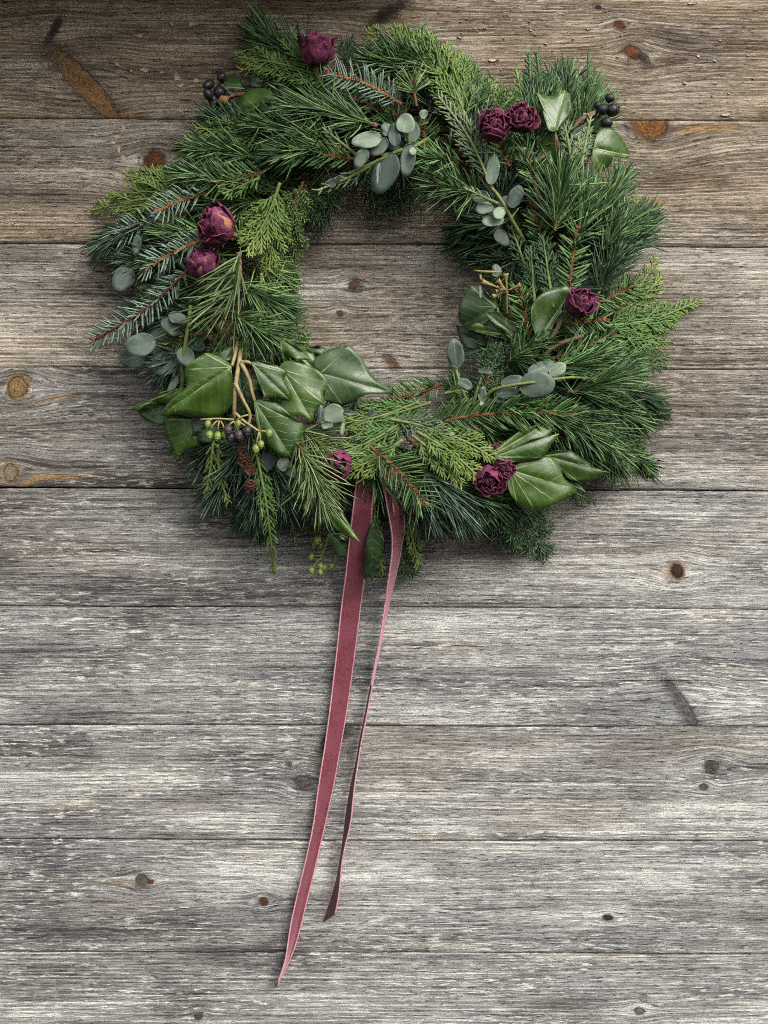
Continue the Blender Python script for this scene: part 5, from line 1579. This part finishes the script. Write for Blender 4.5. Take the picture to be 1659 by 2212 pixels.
def tail(rows, label, hfun):
    """rows: left edge x, right edge x (or negative width when the back shows), y"""
    rows = np.array(rows, float)
    ys = rows[:, 2]
    yy = np.linspace(ys[0], ys[-1], 130)

    def sm(col):
        p = np.interp(yy, ys, col)
        k = np.ones(7) / 7
        return np.convolve(np.pad(p, 3, mode='reflect', reflect_type='odd'), k, 'valid')
    xl, xr = sm(rows[:, 0]), sm(rows[:, 1])
    tipf = np.clip((ys[-1] - yy) / 60.0, 0.12, 1)
    return yy, xl, xr


def build_tail(rows, label, hts, cut=0.0):
    yy, xl, xr = tail(rows, label, None)
    n = len(yy)
    h = np.interp(yy, [a for a, _ in hts], [b for _, b in hts])
    wfull = np.full(n, W)
    app = np.clip((xr - xl) / wfull, -0.985, 0.985)          # cosine of the twist; negative shows the back
    flat = np.abs(xr - xl) < 3.6
    mid = (xl + xr) / 2
    sg = np.where(yy < 1480, 1.0, -1.0)
    xl, xr = np.where(flat, mid - 1.8 * sg, xl), np.where(flat, mid + 1.8 * sg, xr)
    dep = np.sqrt(1 - app ** 2) * wfull * 0.5 * S
    nc = 9
    F, Bk = np.zeros((n, nc, 3)), np.zeros((n, nc, 3))
    for i in range(n):
        fin = 1.0
        dz = dep[i]
        for j in range(nc):
            f = j / (nc - 1)
            hh = h[i] + dz * (2 * f - 1) * -1 + 0.0006 * math.sin(math.pi * f)
            ycut = cut * (f - 0.5) * max(0, 1 - (n - 1 - i) / 8.0)
            F[i, j] = P(xl[i] + (xr[i] - xl[i]) * f, yy[i] + ycut, max(hh, 0.0058))
    T = np.gradient(F, axis=0)
    A = np.gradient(F, axis=1)
    N = nrm(np.cross(T, A))
    # velvet faces the viewer wherever xr > xl
    sgn = -1 if N[5, nc // 2, 1] > 0 else 1
    N = N * sgn
    Fr, Bk = F + N * 0.00035, F - N * 0.00025
    idx = np.arange(n * nc).reshape(n, nc)
    q = np.stack([idx[:-1, :-1], idx[1:, :-1], idx[1:, 1:], idx[:-1, 1:]], -1).reshape(-1, 4)
    if sgn < 0:
        q = q[:, ::-1]
    m = MB()
    m.add(Fr.reshape(-1, 3), q)
    o = m.build('tail', MAT['velvet'], ribbon, F[0, nc // 2], label=label)
    m = MB()
    m.add(Bk.reshape(-1, 3), q[:, ::-1])
    m.build('satin_back', MAT['satin'], o, F[0, nc // 2])
    for e in (0, nc - 1):
        m = MB()
        tube(m, F[:, e] + N[:, e] * 0.0002, 0.00062 * (1 + 0.2 * rng.random(n)), 6)
        m.build('selvedge', MAT['selvedge'], o, F[0, e])


LEFT = [(776, 812, 1005), (770, 807, 1038), (764, 804, 1091), (755, 799, 1163), (748, 789, 1235), (738, 779, 1307), (728, 767, 1403), (714, 751, 1523), (702, 736, 1611),
        (688, 721, 1697), (677, 702, 1782), (658, 682, 1868), (637, 661, 1953), (625, 648, 2010), (620, 635, 2053), (613, 619, 2090), (604, 608, 2108), (595, 597, 2132)]
RIGHT = [(815, 848, 1005), (823, 858, 1038), (834, 868, 1075), (837, 873, 1103), (845, 874, 1139), (848, 868, 1175), (845, 862, 1211), (839, 853, 1247), (833, 842, 1295), (826, 832, 1343),
         (819, 822, 1391), (810, 811, 1439), (796, 796, 1511), (789, 788, 1554), (780, 778, 1597), (773, 769, 1648), (765, 757, 1697), (761, 750, 1740), (757, 744, 1782),
         (749, 741, 1811), (738, 734, 1859), (734, 725, 1911), (729, 709, 1953), (723, 697, 1984)]
build_tail(LEFT, 'wide left ribbon tail lying flat and reaching lowest', [(1000, 0.060), (1100, 0.058), (1180, 0.040), (1300, 0.017), (1500, 0.009), (1900, 0.008), (2140, 0.010)])
build_tail(RIGHT, 'shorter right ribbon tail twisted edge on, showing its dull back near the end', [(1000, 0.060), (1100, 0.058), (1180, 0.042), (1300, 0.022), (1500, 0.016), (1980, 0.014)], cut=16)
